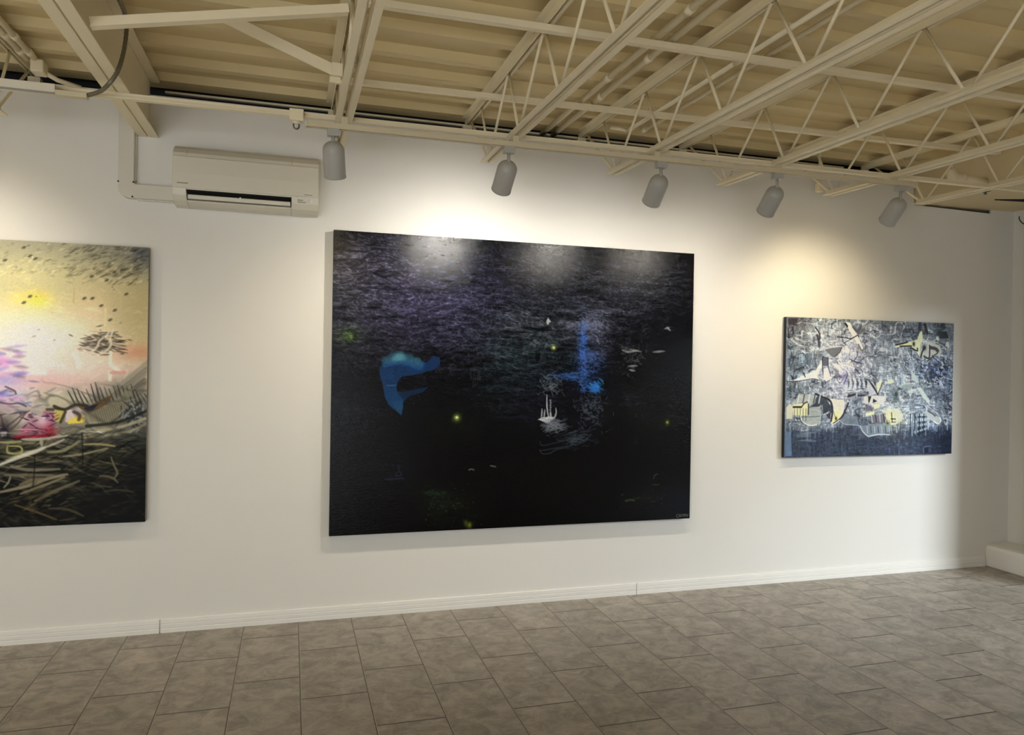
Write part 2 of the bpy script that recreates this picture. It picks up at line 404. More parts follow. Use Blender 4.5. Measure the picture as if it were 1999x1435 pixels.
t = thing('conduit_fitting', (-1.27, -0.16, 3.05), 'cream elbow fitting ending the strapped conduits at far left, above dark gap', 'pipe fitting')
obj('body', box(nb(), -0.035, 0.025, -0.06, 0.03, -0.035, 0.03), M['cream'], t, bevel=0.008)
obj('nipple', tube(nb(), [(0, 0.0, -0.01), (0.06, 0.06, -0.03), (0.16, 0.10, -0.045)], 0.012, 10), M['cream'], t, smooth=True)

# sprinkler branch between the last joist and the soffit
t = thing('sprinkler_pipe', (4.30, -0.60, 2.872), 'cream sprinkler pipe with bulky elbow entering the boxed soffit', 'pipe')
obj('tube', tube(nb(), [(0.03, 0, 0), (0.2795, 0, 0)], 0.025, 16), M['cream'], t, smooth=True)
obj('elbow', tube(nb(), smooth_path([(0.075, 0, 0), (0.02, 0, 0), (-0.005, 0.0, 0.004), (-0.018, 0.01, 0.05)], 5), 0.033, 16), M['cream'], t, smooth=True)
obj('collar', tube(nb(), [(0.065, 0, 0), (0.08, 0, 0)], 0.037, 16), M['cream'], t, smooth=True)
obj('hanger', tube(nb(), smooth_path([(-0.035, 0, 0.028), (-0.03, 0.0, 0.07), (-0.02, 0, 0.10), (-0.01, 0, 0.07), (-0.012, 0, 0.03)], 5), 0.006, 8), M['cream'], t, smooth=True)
t = thing('ceiling_sprinkler', (4.70, -0.50, 2.842), 'small round sprinkler rosette under the soffit, below the pipe', 'sprinkler')
obj('rosette', lathe(nb(), [(0.0, -0.012), (0.02, -0.014), (0.034, -0.006), (0.036, 0.0)]), M['steel'], t, smooth=True)
obj('deflector', lathe(nb(), [(0.0, -0.03), (0.012, -0.03), (0.012, -0.027), (0.004, -0.022), (0.004, -0.012)]), M['steel'], t, smooth=True)
tag(obj('ceiling_vent', prism(nb(), [(5.02, -0.30), (5.5, -0.36), (5.5, -0.42), (5.3, -0.40)], 'z', 2.838, 2.8495), M['dark']), 'narrow dark slot in the soffit underside at the right edge', 'vent')
tag(obj('cable', tube(nb(), smooth_path([(5.565, -0.06, 2.80), (5.53, -0.09, 2.77), (5.525, -0.12, 2.735), (5.545, -0.16, 2.705), (5.575, -0.2, 2.69)], 6), 0.004, 8), M['wire'], smooth=True), 'thin black cable loop on the right wall just under the soffit', 'cable')

# hanger rods and little hooks poking out of the dark gap above the wall
for (x, y, z0, z1, lab) in ((3.455, -0.30, 2.80, 3.07, 'thin rusty hanger rod beside the fifth spotlight joist'),):
    t = thing('hanger_rod', (x, y, z0), lab, 'hanger')
    obj('rod', tube(nb(), [(0, 0, 0), (0, 0, z1-z0)], 0.006, 8), M['cream'], t)
    obj('clamp', box(nb(), -0.018, 0.018, -0.02, 0.02, -0.03, 0.03), M['cream'], t, bevel=0.004)

# ------------------------------------------------------------------ lamp track and spotlights
TRS = 0.0050                  # the long track rises a little to the right
def ztrack(x): return 2.637 + TRS*(x-0.05)
t = thing('lamp_track', (0.05, -1.0, 2.637), 'long cream lamp track carrying the five grey spotlights', 'track', 'lamp tracks')
t.rotation_euler = (0, -math.atan(TRS), 0)
bm = nb(); box(bm, 0.005, 3.52, -0.017, -0.012, 0, 0.024); box(bm, 0.005, 3.52, 0.012, 0.017, 0, 0.024); box(bm, 0.005, 3.52, -0.012, 0.012, 0.019, 0.024)
box(bm, 0.005, 3.52, -0.012, -0.007, 0, 0.003); box(bm, 0.005, 3.52, 0.007, 0.012, 0, 0.003)
obj('rail', bm, M['track'], t)
for x0 in (-0.004, 3.518): obj('end_cap', box(nb(), x0, x0+0.01, -0.019, 0.019, -0.002, 0.026), M['track'], t, bevel=0.002)
for x in (0.222, 1.062, 1.848, 2.610, 3.420):
    obj('clip', box(nb(), x-0.065, x-0.035, -0.012, 0.012, 0.024, 2.6975-ztrack(x)), M['track'], t)
t = thing('lamp_track', (-0.855, -0.985, 2.665), 'white lamp track at the left edge, ending at the armored cable', 'track', 'lamp tracks')
obj('rail', box(nb(), -2.6, -0.12, -0.02, 0.02, 0, 0.04), M['wood'], t, bevel=0.002)
obj('end_piece', box(nb(), -0.125, 0.0, -0.019, 0.019, -0.004, 0.018), M['track'], t, bevel=0.003)
obj('cover_strip', box(nb(), -2.6, -0.12, -0.024, -0.02, -0.005, 0.003), M['acgrey'], t)

def spot_part(t, aim, stem, power, col=(1.0, 0.94, 0.85), size=140, blend=1.0, bulb='bulb'):
    """stem down from the track adapter, then a domed can tilted along aim; the pivot is the top of the can"""
    obj('adapter', box(nb(), -0.028, 0.028, -0.02, 0.02, -0.034, 0.0), M['lamp'], t, bevel=0.003)
    obj('stem', tube(nb(), [(0, 0, -0.03), (0, 0, -stem-0.02)], 0.0085, 12), M['lamp'], t, smooth=True)
    d = Vector(aim).normalized(); q = (-Vector((0, 0, 1))).rotation_difference(d)
    top = Vector((0, 0, -stem)) - d*0.012
    R_ = 0.051; Lc = 0.168
    outer = [(0.0, 0.0)] + [(R_*math.sin(a)**0.85, -R_*0.92*(1-math.cos(a))) for a in [PI/2*k/8 for k in range(1, 9)]]
    outer += [(R_*1.0, -Lc+0.004), (R_*1.0, -Lc), (R_*0.97, -Lc-0.001), (R_*0.93, -Lc+0.002), (R_*0.90, -0.105), (0.03, -0.08), (0.0, -0.078)]
    hd = obj('can', lathe(nb(), outer, 32), M['lamp'], t, smooth=True)
    hd.rotation_mode = 'QUATERNION'; hd.rotation_quaternion = q; hd.location = top
    obj('rim', lathe(nb(), [(R_*1.005, -Lc+0.010), (R_*1.025, -Lc+0.006), (R_*1.025, -Lc-0.002), (R_*0.96, -Lc-0.003)], 32), M['lamp'], hd, smooth=True)
    bl = obj('lamp_face', lathe(nb(), [(0.0, -0.132), (0.02, -0.134), (0.038, -0.130), (0.043, -0.122), (0.03, -0.10), (0.0, -0.095)], 28), M[bulb], hd, smooth=True)
    l = bpy.data.lights.new('spot_beam', 'SPOT'); l.energy = power; l.color = col; l.spot_size = math.radians(size); l.spot_blend = blend; l.shadow_soft_size = 0.02
    lo = bpy.data.objects.new('spot_beam', l); C.objects.link(lo); lo.parent = hd; lo.location = (0, 0, -Lc-0.004)
    return t
WARM = (1.0, 0.87, 0.60)
SPOTS = [(0.172, 0.070, (0.10, 0.50, -0.87), 6, WARM, 110, 'bulb_warm', 'grey domed spotlight on the track right of the air conditioner, pointing steeply down'),
         (1.029, 0.084, (-0.03, 0.74, -0.67), 26, None, 155, 'bulb_bright', 'grey domed spotlight second along the track, over the black painting, left half'),
         (1.877, 0.080, (0.03, 0.74, -0.67), 13, None, 140, 'bulb', 'grey domed spotlight third along the track, over the black painting, right half'),
         (2.604, 0.080, (0.05, 0.74, -0.67), 2, None, 140, 'bulb_bright', 'grey domed spotlight fourth along the track, past the black painting'),
         (3.466, 0.078, (0.12, 0.78, -0.62), 27, WARM, 100, 'bulb_warm', 'grey domed spotlight last along the track, tilted toward the grey painting')]
for x, stem, aim, pw, cl, sz, bb, lab in SPOTS:
    t = thing('spotlight', (x, -1.0, ztrack(x)), lab, 'spotlight', 'spotlights on the track')
    spot_part(t, aim, stem + ztrack(x) - 2.64, pw, cl or (1.0, 0.97, 0.91), sz, bulb=bb)
# two more of the same lamps on the left track, beyond the picture edge, light the left painting
for x, lab in ((-1.75, 'grey domed spotlight on the left track over the yellow painting'), (-2.55, 'grey domed spotlight at the far end of the left track')):
    t = thing('spotlight', (x, -0.985, 2.66), lab, 'spotlight', 'spotlights on the track')
    spot_part(t, (0.05, 0.72, -0.69), 0.075, 21, (1.0, 0.95, 0.86), 105, bulb='bulb_warm')
# added row of unseen lamps behind the photographer, brightening floor and ceiling
t = thing('lamp_track', (0, -5.6, 2.545), 'added cream lamp track, unseen behind the photographer', 'track', 'lamp tracks')
obj('rail', box(nb(), -2.6, 4.2, -0.017, 0.017, 0, 0.034), M['track'], t)
for x, lab in ((-2.0, 'added grey domed spotlight pointing down, leftmost on the unseen rear track'), (0.0, 'added grey domed spotlight pointing down, second on the unseen rear track'), (2.0, 'added grey domed spotlight pointing down, third on the unseen rear track'), (3.9, 'added grey domed spotlight pointing down, rightmost on the unseen rear track')):
    t = thing('spotlight', (x, -5.6, 2.545), lab, 'spotlight', 'spotlights on the track')
    spot_part(t, (0.0, -0.10, -0.99), 0.07, 340, (1.0, 1.0, 1.0), 110)

# armored cable looping from the left track up to the deck
cab = [(-0.8537,-0.9850,2.6779), (-0.8000,-1.0150,2.6915), (-0.7520,-1.0754,2.7108), (-0.7220,-1.0643,2.7750), (-0.7120,-1.0122,2.8799), (-0.7120,-0.9682,2.9938), (-0.7120,-1.0125,3.0409), (-0.7120,-1.1400,3.0469)]
tag(obj('armored_cable', tube(nb(), smooth_path(cab, 10), [0.0085 + (0.0012 if k % 2 else 0) for k in range(71)], 10), M['cable'], smooth=True), 'dark flexible armored cable looping down beside the deep steel beam', 'cable')

# junction box with pendant ring on the bar
t = thing('junction_box', (0.006, -0.93, 2.70), 'small cream junction box with a hanging ring, left end of the long track', 'junction box')
obj('body', box(nb(), -0.032, 0.032, -0.028, 0.022, -0.025, 0.03), M['cream'], t, bevel=0.003)
ring = [(0.013*math.sin(a), 0, -0.042-0.016*math.cos(a)+0.0) for a in [2*PI*k/16 for k in range(17)]]
obj('ring', tube(nb(), ring, 0.004, 8, cap=False), M['steel'], t, smooth=True)
obj('canopy', lathe(nb(), [(0.0, -0.036), (0.012, -0.034), (0.017, -0.026), (0.017, -0.022)], 18), M['cream'], t, smooth=True)

# ------------------------------------------------------------------ wall air conditioner and its duct
t = thing('air_conditioner', (-0.635, 0, 2.405), 'ivory split air conditioner mounted high on the wall', 'air conditioner')
W = 0.772
body = [(-0.001, 0.0), (-0.10, 0.0), (-0.150, 0.012), (-0.178, 0.040), (-0.186, 0.075), (-0.186, 0.255), (-0.180, 0.272), (-0.150, 0.300), (-0.10, 0.325), (-0.04, 0.335), (-0.001, 0.335)]
bm = nb()
cut = [(-0.001, 0.0), (-0.10, 0.0), (-0.150, 0.012), (-0.158, 0.018), (-0.11, 0.045), (-0.186, 0.074), (-0.186, 0.255), (-0.180, 0.272), (-0.150, 0.300), (-0.10, 0.325), (-0.04, 0.335), (-0.001, 0.335)]
prism(bm, body, 'x', 0.0, 0.072); prism(bm, cut, 'x', 0.072, 0.622); prism(bm, body, 'x', 0.622, W)
obj('body', bm, M['ac'], t, bevel=0.004)
bm = nb(); prism(bm, [(-0.186, 0.078), (-0.194, 0.082), (-0.196, 0.16), (-0.193, 0.248), (-0.186, 0.254)], 'x', 0.004, W-0.004)
obj('front_panel', bm, M['ac'], t, bevel=0.003)
obj('outlet', prism(nb(), [(-0.112, 0.045), (-0.118, 0.043), (-0.183, 0.0705), (-0.180, 0.0735)], 'x', 0.073, 0.621), M['black'], t)
bm = nb(); prism(bm, [(-0.160, 0.027), (-0.164, 0.026), (-0.172, 0.046), (-0.166, 0.050), (-0.156, 0.034)], 'x', 0.078, 0.616)
v = obj('louver', bm, M['ac'], t)
obj('louver_clip', box(nb(), 0.345, 0.352, -0.176, -0.160, 0.034, 0.052), M['trim'], v)
bm = nb()
for k in range(3): 
    y0, z0 = -0.182+0.030*k, 0.270+0.028*k-0.004*k*k
    beam(bm, (0.05, y0+0.008, z0+0.004), (W-0.06, y0+0.008, z0+0.004), 0.004, 0.003)
obj('intake_grille', bm, M['acgrey'], t)
bm = nb()
box(bm, 0.026, 0.081, -0.1968, -0.194, 0.100, 0.106); box(bm, 0.690, 0.735, -0.1965, -0.194, 0.088, 0.092)
box(bm, 0.655, 0.685, -0.1878, -0.180, 0.058, 0.062); box(bm, 0.655, 0.700, -0.187, -0.180, 0.050, 0.051); box(bm, 0.655, 0.700, -0.187, -0.180, 0.046, 0.047)
obj('print', bm, M['mark'], t)
lb = obj('display_window', lathe(nb(), [(0.0, 0.004), (0.006, 0.004), (0.010, 0.002), (0.012, 0.0)], 20), M['trim'], t, smooth=True)
lb.location = (0.728, -0.186, 0.058); lb.rotation_euler = (PI/2, 0, 0)

t = thing('line_set_cover', (-0.925, 0, 2.435), 'ivory L shaped pipe cover running from the air conditioner up the wall', 'pipe cover')
dcp = 0.055; wv = 0.078
def arc(cx, cz, r, a0, a1, n=8): return [(cx + r*math.cos(a0+(a1-a0)*k/n), cz + r*math.sin(a0+(a1-a0)*k/n)) for k in range(n+1)]
bm = nb()
poly = arc(0.055, 0.055, 0.055, PI, 1.5*PI) + [(0.289, 0.0), (0.289, wv)] + [(wv+0.006, wv), (wv, wv+0.006)] + [(wv, 0.585), (0.0, 0.585)]
A = []; bm2 = bm
vsF = [bm.verts.new((x, -dcp, z)) for x, z in poly]; vsB = [bm.verts.new((x, -0.0005, z)) for x, z in poly]
bm.faces.new(vsF); bm.faces.new(vsB[::-1])
for i in range(len(poly)): bm.faces.new((vsF[i], vsF[(i+1) % len(poly)], vsB[(i+1) % len(poly)], vsB[i]))
obj('cover', bm, M['duct'], t, bevel=0.006)
bm = nb(); box(bm, -0.006, 0.0, -0.022, -0.001, 0.09, 0.585); box(bm, wv, wv+0.006, -0.022, -0.001, 0.10, 0.585); box(bm, 0.09, 0.289, -0.022, -0.001, -0.006, 0.0); box(bm, 0.10, 0.289, -0.022, -0.001, wv, wv+0.006)
obj('base_channel', bm, M['duct'], t)
for x, z in ((0.001, 0.085), (wv-0.002, 0.087), (wv-0.006, 0.006)):
    s_ = obj('screw', lathe(nb(), [(0.0, 0.003), (0.004, 0.002), (0.005, 0.0)], 12), M['black'], t, smooth=True)
    s_.location = (x, -dcp-0.0005, z); s_.rotation_euler = (PI/2, 0, 0)
# ------------------------------------------------------------------ paint: strokes laid on a grid of paint cells
class Canvas:
    def __init__(s, W, H, seed):
        s.W, s.H = W, H; s.wf = 1.0; s.A = np.zeros((H, W, 3), np.float32); s.rng = np.random.default_rng(seed)
        s.U, s.V = np.meshgrid((np.arange(W)+0.5)/W, (np.arange(H)+0.5)/H)
        s.U = s.U.astype(np.float32); s.V = s.V.astype(np.float32)
    def noise(s, nx, ny, octs=1, gain=0.5):
        out = np.zeros((s.H, s.W), np.float32); amp = 1.0; tot = 0
        for _ in range(octs):
            g = s.rng.random((ny+3, nx+3)).astype(np.float32)
            x = s.U*nx; y = s.V*ny; xi = x.astype(int); yi = y.astype(int)
            fx = x-xi; fy = y-yi; fx = fx*fx*(3-2*fx); fy = fy*fy*(3-2*fy)
            v = (g[yi, xi]*(1-fx)+g[yi, xi+1]*fx)*(1-fy) + (g[yi+1, xi]*(1-fx)+g[yi+1, xi+1]*fx)*fy
            out += v*amp; tot += amp; amp *= gain; nx = min(nx*2, s.W); ny = min(ny*2, s.H)
        return out/tot
    def ridge(s, nx, ny, warp=0.05, wn=5, sharp=0.2, octs=2):
        """thin wandering lines: 1 on the line, 0 off it"""
        U0, V0 = s.U, s.V
        a = s.noise(wn, wn, 2)-0.5; b = s.noise(wn, wn, 2)-0.5
        s.U = np.clip(U0+warp*2*a, 0, 0.9999); s.V = np.clip(V0+warp*2*b, 0, 0.9999)
        n = s.noise(nx, ny, octs, 0.45); s.U, s.V = U0, V0
        return np.clip((1-np.abs(2*n-1)*1.6-(1-sharp))/sharp, 0, 1)
    def mix(s, mask, col):
        c = np.array(col, np.float32)
        if c.max() > 1.0: c = c/255.0
        m = np.clip(mask, 0, 1)[..., None]; s.A = s.A*(1-m) + c*m
    def blob(s, p, rx, ry, col, al=1.0, ang=0.0, tex=None, power=1.0):
        du = s.U-p[0]; dv = (s.V-p[1])*s.H/s.W; ca, sa = math.cos(ang), math.sin(ang)
        a = (du*ca+dv*sa)/rx; b = (-du*sa+dv*ca)/ry
        m = np.exp(-(a*a+b*b)**power)*al
        if tex is not None: m = m*tex
        s.mix(m, col)
    def stroke(s, pts, w, col, al=1.0, taper=0.0, hard=0.6):
        """w in fractions of the canvas width"""
        W, H = s.W, s.H
        P_ = np.array(pts, np.float32)*np.array([W, H], np.float32)
        if len(P_) > 2: 
            q = smooth_path([(p[0], p[1], 0) for p in P_], 5); P_ = np.array([(v[0], v[1]) for v in q], np.float32)
        r = w*W/2*s.wf; pad = r+1.5
        x0 = max(int(P_[:, 0].min()-pad), 0); x1 = min(int(P_[:, 0].max()+pad)+2, W)
        y0 = max(int(P_[:, 1].min()-pad), 0); y1 = min(int(P_[:, 1].max()+pad)+2, H)
        if x0 >= x1 or y0 >= y1: return
        X, Y = np.meshgrid(np.arange(x0, x1)+0.5, np.arange(y0, y1)+0.5)
        best = np.full(X.shape, 1e9, np.float32); n = len(P_)-1
        for i in range(n):
            a, b = P_[i], P_[i+1]; d = b-a; L2 = float(d@d)+1e-6
            t = np.clip(((X-a[0])*d[0]+(Y-a[1])*d[1])/L2, 0, 1)
            dist = np.hypot(X-a[0]-t*d[0], Y-a[1]-t*d[1])
            rr = r
            if taper:
                g = (i+t)/n; rr = r*(1-taper*np.abs(2*g-1)**1.5)
            best = np.minimum(best, dist-rr)
        e = max(r*(1-hard), 0.5)
        m = np.clip(0.5-best/(2*e), 0, 1)*al
        c = np.array(col, np.float32); c = c/255.0 if c.max() > 1 else c
        s.A[y0:y1, x0:x1] = s.A[y0:y1, x0:x1]*(1-m[..., None]) + c*m[..., None]
    def poly(s, pts, col, al=1.0, tex=None):
        W, H = s.W, s.H; P_ = np.array(pts, np.float32)*np.array([W, H], np.float32)
        x0 = max(int(P_[:, 0].min())-1, 0); x1 = min(int(P_[:, 0].max())+2, W); y0 = max(int(P_[:, 1].min())-1, 0); y1 = min(int(P_[:, 1].max())+2, H)
        if x0 >= x1 or y0 >= y1: return
        acc = np.zeros((y1-y0, x1-x0), np.float32)
        for ox, oy in ((0.25, 0.25), (0.75, 0.25), (0.25, 0.75), (0.75, 0.75)):
            X, Y = np.meshgrid(np.arange(x0, x1)+ox, np.arange(y0, y1)+oy); ins = np.zeros(X.shape, bool)
            for i in range(len(P_)):
                a, b = P_[i], P_[(i+1) % len(P_)]
                if a[1] == b[1]: continue
                c_ = ((a[1] > Y) != (b[1] > Y)) & (X < (b[0]-a[0])*(Y-a[1])/(b[1]-a[1])+a[0]); ins ^= c_
            acc += ins*0.25
        m = acc*al
        if tex is not None: m = m*tex[y0:y1, x0:x1]
        c = np.array(col, np.float32); c = c/255.0 if c.max() > 1 else c
        s.A[y0:y1, x0:x1] = s.A[y0:y1, x0:x1]*(1-m[..., None]) + c*m[..., None]
    def at(s, u, v):
        return s.A[min(max(int(v*s.H), 0), s.H-1), min(max(int(u*s.W), 0), s.W-1)].copy()
    def dabs(s, n, region, length, width, ang, spread, gain, add=0.0, al=0.5, tint=(0, 0, 0), rnd=0.3):
        u0, u1, v0, v1 = region; R = s.rng; asp = s.W/s.H
        for _ in range(n):
            u = R.uniform(u0, u1); v = R.uniform(v0, v1); a = ang + R.normal(0, spread)
            L = length*R.uniform(0.4, 1.4); w = width*R.uniform(0.5, 1.5)
            g = gain*(1+R.normal(0, rnd)); c = np.clip(s.at(u, v)*g + add*R.uniform(0.3, 1.4) + np.array(tint)*R.uniform(0, 1), 0, 1)
            k = R.normal(0, 0.05)*L
            p = [(u-L/2*math.cos(a), v-L/2*math.sin(a)*asp), (u+k*math.sin(a), v-k*math.cos(a)*asp), (u+L/2*math.cos(a), v+L/2*math.sin(a)*asp)]
            s.stroke(p, w, c, al*R.uniform(0.5, 1.2), taper=0.8)

def paint_material(name, rough, bump, sx, sy, spec=0.5, fine=1.0):
    m = bpy.data.materials.new(name); m.use_nodes = True; nt = m.node_tree; N = nt.nodes; L = nt.links; b = N['Principled BSDF']
    at = N.new('ShaderNodeAttribute'); at.attribute_name = 'paint'; at.attribute_type = 'GEOMETRY'
    tc = N.new('ShaderNodeTexCoord'); mp = N.new('ShaderNodeMapping'); mp.inputs['Scale'].default_value = (sx, 1, sy); L.new(tc.outputs['Object'], mp.inputs['Vector'])
    n = N.new('ShaderNodeTexNoise'); n.inputs['Scale'].default_value = 1.0; n.inputs['Detail'].default_value = 6; n.inputs['Roughness'].default_value = 0.65; n.inputs['Distortion'].default_value = 1.0
    L.new(mp.outputs[0], n.inputs['Vector'])
    mr = N.new('ShaderNodeMapRange'); L.new(n.outputs['Fac'], mr.inputs['Value']); mr.inputs['From Min'].default_value = 0.3; mr.inputs['From Max'].default_value = 0.7; mr.inputs['To Min'].default_value = 1-0.2*fine; mr.inputs['To Max'].default_value = 1+0.2*fine
    mu = N.new('ShaderNodeVectorMath'); mu.operation = 'SCALE'; L.new(at.outputs['Color'], mu.inputs[0]); L.new(mr.outputs[0], mu.inputs['Scale'])
    L.new(mu.outputs[0], b.inputs['Base Color'])
    b.inputs['Roughness'].default_value = rough; b.inputs['Specular IOR Level'].default_value = spec
    bp = N.new('ShaderNodeBump'); bp.inputs['Strength'].default_value = bump; bp.inputs['Distance'].default_value = 0.004
    L.new(n.outputs['Fac'], bp.inputs['Height']); L.new(bp.outputs[0], b.inputs['Normal'])
    return m
def painted_face(name, cv, w, h, y, m, parent):
    """front of a canvas: a grid of paint cells, x right, z up, facing -y"""
    W, H = cv.W, cv.H
    X, Z = np.meshgrid(np.linspace(0, w, W), np.linspace(h, 0, H))
    co = np.stack([X, np.full_like(X, y), Z], -1).reshape(-1, 3).astype(np.float32)
    i = np.arange((H-1)*W).reshape(H-1, W)[:, :-1].ravel()
    q = np.stack([i, i+W, i+W+1, i+1], -1).astype(np.int32)
    me = bpy.data.meshes.new(name); me.vertices.add(len(co)); me.vertices.foreach_set('co', co.ravel())
    nq = len(q); me.loops.add(nq*4); me.loops.foreach_set('vertex_index', q.ravel())
    me.polygons.add(nq); me.polygons.foreach_set('loop_start', np.arange(0, nq*4, 4, dtype=np.int32)); me.polygons.foreach_set('loop_total', np.full(nq, 4, np.int32))
    me.update(calc_edges=True); me.validate()
    at = me.color_attributes.new('paint', 'FLOAT_COLOR', 'POINT')
    c = np.ones((W*H, 4), np.float32); c[:, :3] = s2l(np.clip(cv.A, 0, 1)).reshape(-1, 3)
    at.data.foreach_set('color', c.ravel())
    return link(name, me, m, parent)
def make_painting(rect, depth, label, cv, edge, m, sig=None):
    x0, x1, z0, z1 = rect; w, h = x1-x0, z1-z0
    t = thing('painting', (x0, 0, z0), label, 'painting')
    bm = box(nb(), 0, w, -depth, -0.012, 0, h)
    obj('canvas', bm, edge, t)
    painted_face('painted_surface', cv, w, h, -depth-0.0008, m, t)
    bm = nb(); box(bm, 0.06, w-0.06, -0.013, -0.001, h-0.09, h-0.05); box(bm, 0.06, w-0.06, -0.013, -0.001, 0.05, 0.09)
    obj('stretcher_bar', bm, M['canvas_brown'], t)
    if sig:
        cu = bpy.data.curves.new('signature', 'FONT'); cu.body = sig[0]; cu.size = sig[3]; cu.extrude = 0.0002; cu.shear = 0.15
        tmp = bpy.data.objects.new('signature_curve', cu); C.objects.link(tmp)
        me = bpy.data.meshes.new_from_object(tmp.evaluated_get(bpy.context.evaluated_depsgraph_get()))
        bpy.data.objects.remove(tmp); bpy.data.curves.remove(cu); me.materials.clear()
        so = link('signature', me, sig[4], t); so.location = (sig[1], -depth-0.0012, sig[2]); so.rotation_euler = (PI/2, 0, 0)
    return t

# ---------------- the large black painting
cv = Canvas(620, 468, 5); R = cv.rng
cv.A[:] = np.array((5, 6, 9))/255.0
st = cv.noise(9, 60, 3); st2 = cv.noise(40, 140, 2); big = cv.noise(5, 4, 3)
tx = np.clip(0.15+1.5*(0.55*st+0.45*st2-0.28), 0, 1.4)
cv.blob((0.1073,0.1929), 0.20, 0.13, (78, 72, 100), 0.9, tex=tx)
cv.blob((0.0434,0.1657), 0.10, 0.10, (84, 84, 82), 0.8, tex=tx)
cv.blob((0.0163,0.2906), 0.10, 0.10, (50, 56, 50), 0.7, tex=tx)
cv.blob((0.2568,0.2080), 0.20, 0.12, (50, 48, 74), 0.8, tex=tx)
cv.blob((0.3077,0.3421), 0.20, 0.10, (34, 36, 46), 0.8, tex=tx)
cv.blob((0.1672,0.2839), 0.25, 0.12, (46, 44, 68), 0.7, tex=tx)
cv.blob((0.5130,0.3849), 0.12, 0.09, (46, 66, 72), 0.95, tex=tx)
cv.blob((0.5253,0.3097), 0.10, 0.06, (56, 56, 60), 0.8, tex=tx)
cv.blob((0.4561,0.5347), 0.10, 0.07, (38, 54, 62), 0.9, tex=tx)
cv.blob((0.6946,0.2862), 0.055, 0.05, (96, 102, 128), 1.0, tex=tx)
cv.blob((0.7149,0.2426), 0.16, 0.12, (52, 54, 66), 0.7, tex=tx)
cv.blob((0.7096,0.3625), 0.05, 0.03, (78, 76, 100), 0.9, tex=tx)
cv.blob((0.6828,0.4399), 0.04, 0.055, (36, 66, 140), 0.95, tex=tx)
cv.blob((0.6608,0.3469), 0.010, 0.06, (52, 90, 165), 1.0, tex=tx)
cv.blob((0.6146,0.4665), 0.06, 0.014, (34, 66, 128), 0.7, ang=-0.1, tex=tx)
cv.blob((0.6976,0.5036), 0.028, 0.012, (36, 100, 180), 0.9, ang=0.35, tex=tx)
cv.blob((0.6986,0.5762), 0.045, 0.06, (50, 60, 78), 0.9, tex=tx)
cv.blob((0.8703,0.1131), 0.14, 0.09, (50, 52, 62), 0.7, tex=tx)
cv.blob((0.6229,0.0782), 0.20, 0.06, (38, 38, 44), 0.7, tex=tx)
cv.blob((0.8261,0.5676), 0.05, 0.035, (64, 64, 76), 0.9, ang=0.5, tex=tx)
cv.blob((0.5622,0.5844), 0.10, 0.07, (34, 34, 58), 0.9, tex=tx)
cv.blob((0.0836,0.6613), 0.15, 0.14, (30, 28, 42), 0.9, tex=tx)
cv.blob((0.0142,0.6064), 0.05, 0.06, (36, 52, 62), 0.8, tex=tx)
cv.blob((0.1554,0.7806), 0.05, 0.06, (32, 30, 56), 0.8, tex=tx)
cv.blob((0.2650,0.8803), 0.05, 0.025, (50, 84, 52), 0.9, ang=0.3, tex=tx)
cv.blob((0.3026,0.9305), 0.06, 0.03, (44, 66, 30), 0.8, tex=tx)
cv.blob((0.8601,0.9171), 0.06, 0.014, (56, 82, 40), 0.9, tex=tx)
cv.blob((0.9563,0.9307), 0.10, 0.05, (18, 24, 42), 0.8)
cv.blob((0.3114,0.6404), 0.06, 0.05, (20, 34, 22), 0.8, tex=tx)
cv.blob((0.9148,0.6380), 0.05, 0.05, (22, 40, 22), 0.7, tex=tx)
cv.blob((0.0397,0.3436), 0.03, 0.02, (66, 92, 34), 0.9, tex=tx)
rg = cv.ridge(60, 110, 0.03, 8, 0.30); rg2 = cv.ridge(34, 120, 0.05, 5, 0.25); rg3 = cv.ridge(90, 90, 0.02, 12, 0.35)
top = np.clip((0.75-cv.V)/0.3, 0.12, 1)
lum = cv.A.mean(-1, keepdims=True)
cv.A = cv.A*((0.55+0.9*(rg*0.5+rg2*0.5)*top)*(1+0.75*np.clip((0.5-cv.V)/0.3, 0, 1)))[..., None] + (np.maximum(rg, rg2)*top*0.028*cv.noise(6, 5, 2))[..., None]
cv.A = cv.A*(0.75+0.5*cv.noise(200, 240, 1))[..., None] + (np.clip(rg3-0.6, 0, 1)*cv.noise(14, 12, 2)*0.07*(0.3+top))[..., None]*np.array((1, 1, 1.15), np.float32)
cv.dabs(700, (0, 1, 0, 0.7), 0.028, 0.0026, 0.02, 0.25, 1.25, 0.02, 0.25)
cv.dabs(350, (0.0, 0.5, 0.02, 0.4), 0.02, 0.0026, 0.0, 0.7, 1.3, 0.035, 0.3, tint=(0.01, 0.01, 0.03))
cv.dabs(350, (0.5, 1.0, 0.02, 0.42), 0.02, 0.0026, 0.7, 0.9, 1.3, 0.03, 0.3)
cv.dabs(900, (0, 1, 0.4, 1), 0.007, 0.0026, 0.3, 1.2, 1.4, 0.025, 0.35)
cv.dabs(700, (0, 1, 0, 1), 0.03, 0.006, 0.02, 0.3, 0.4, 0.0, 0.4)
cv.dabs(110, (0.24, 0.40, 0.84, 0.99), 0.006, 0.0028, 0.3, 1.0, 1.5, 0.06, 0.6, tint=(0.06, 0.12, 0.0))
cv.dabs(50, (0.78, 0.92, 0.87, 0.95), 0.010, 0.0028, 0.0, 0.5, 1.5, 0.05, 0.6, tint=(0.05, 0.08, 0.0))
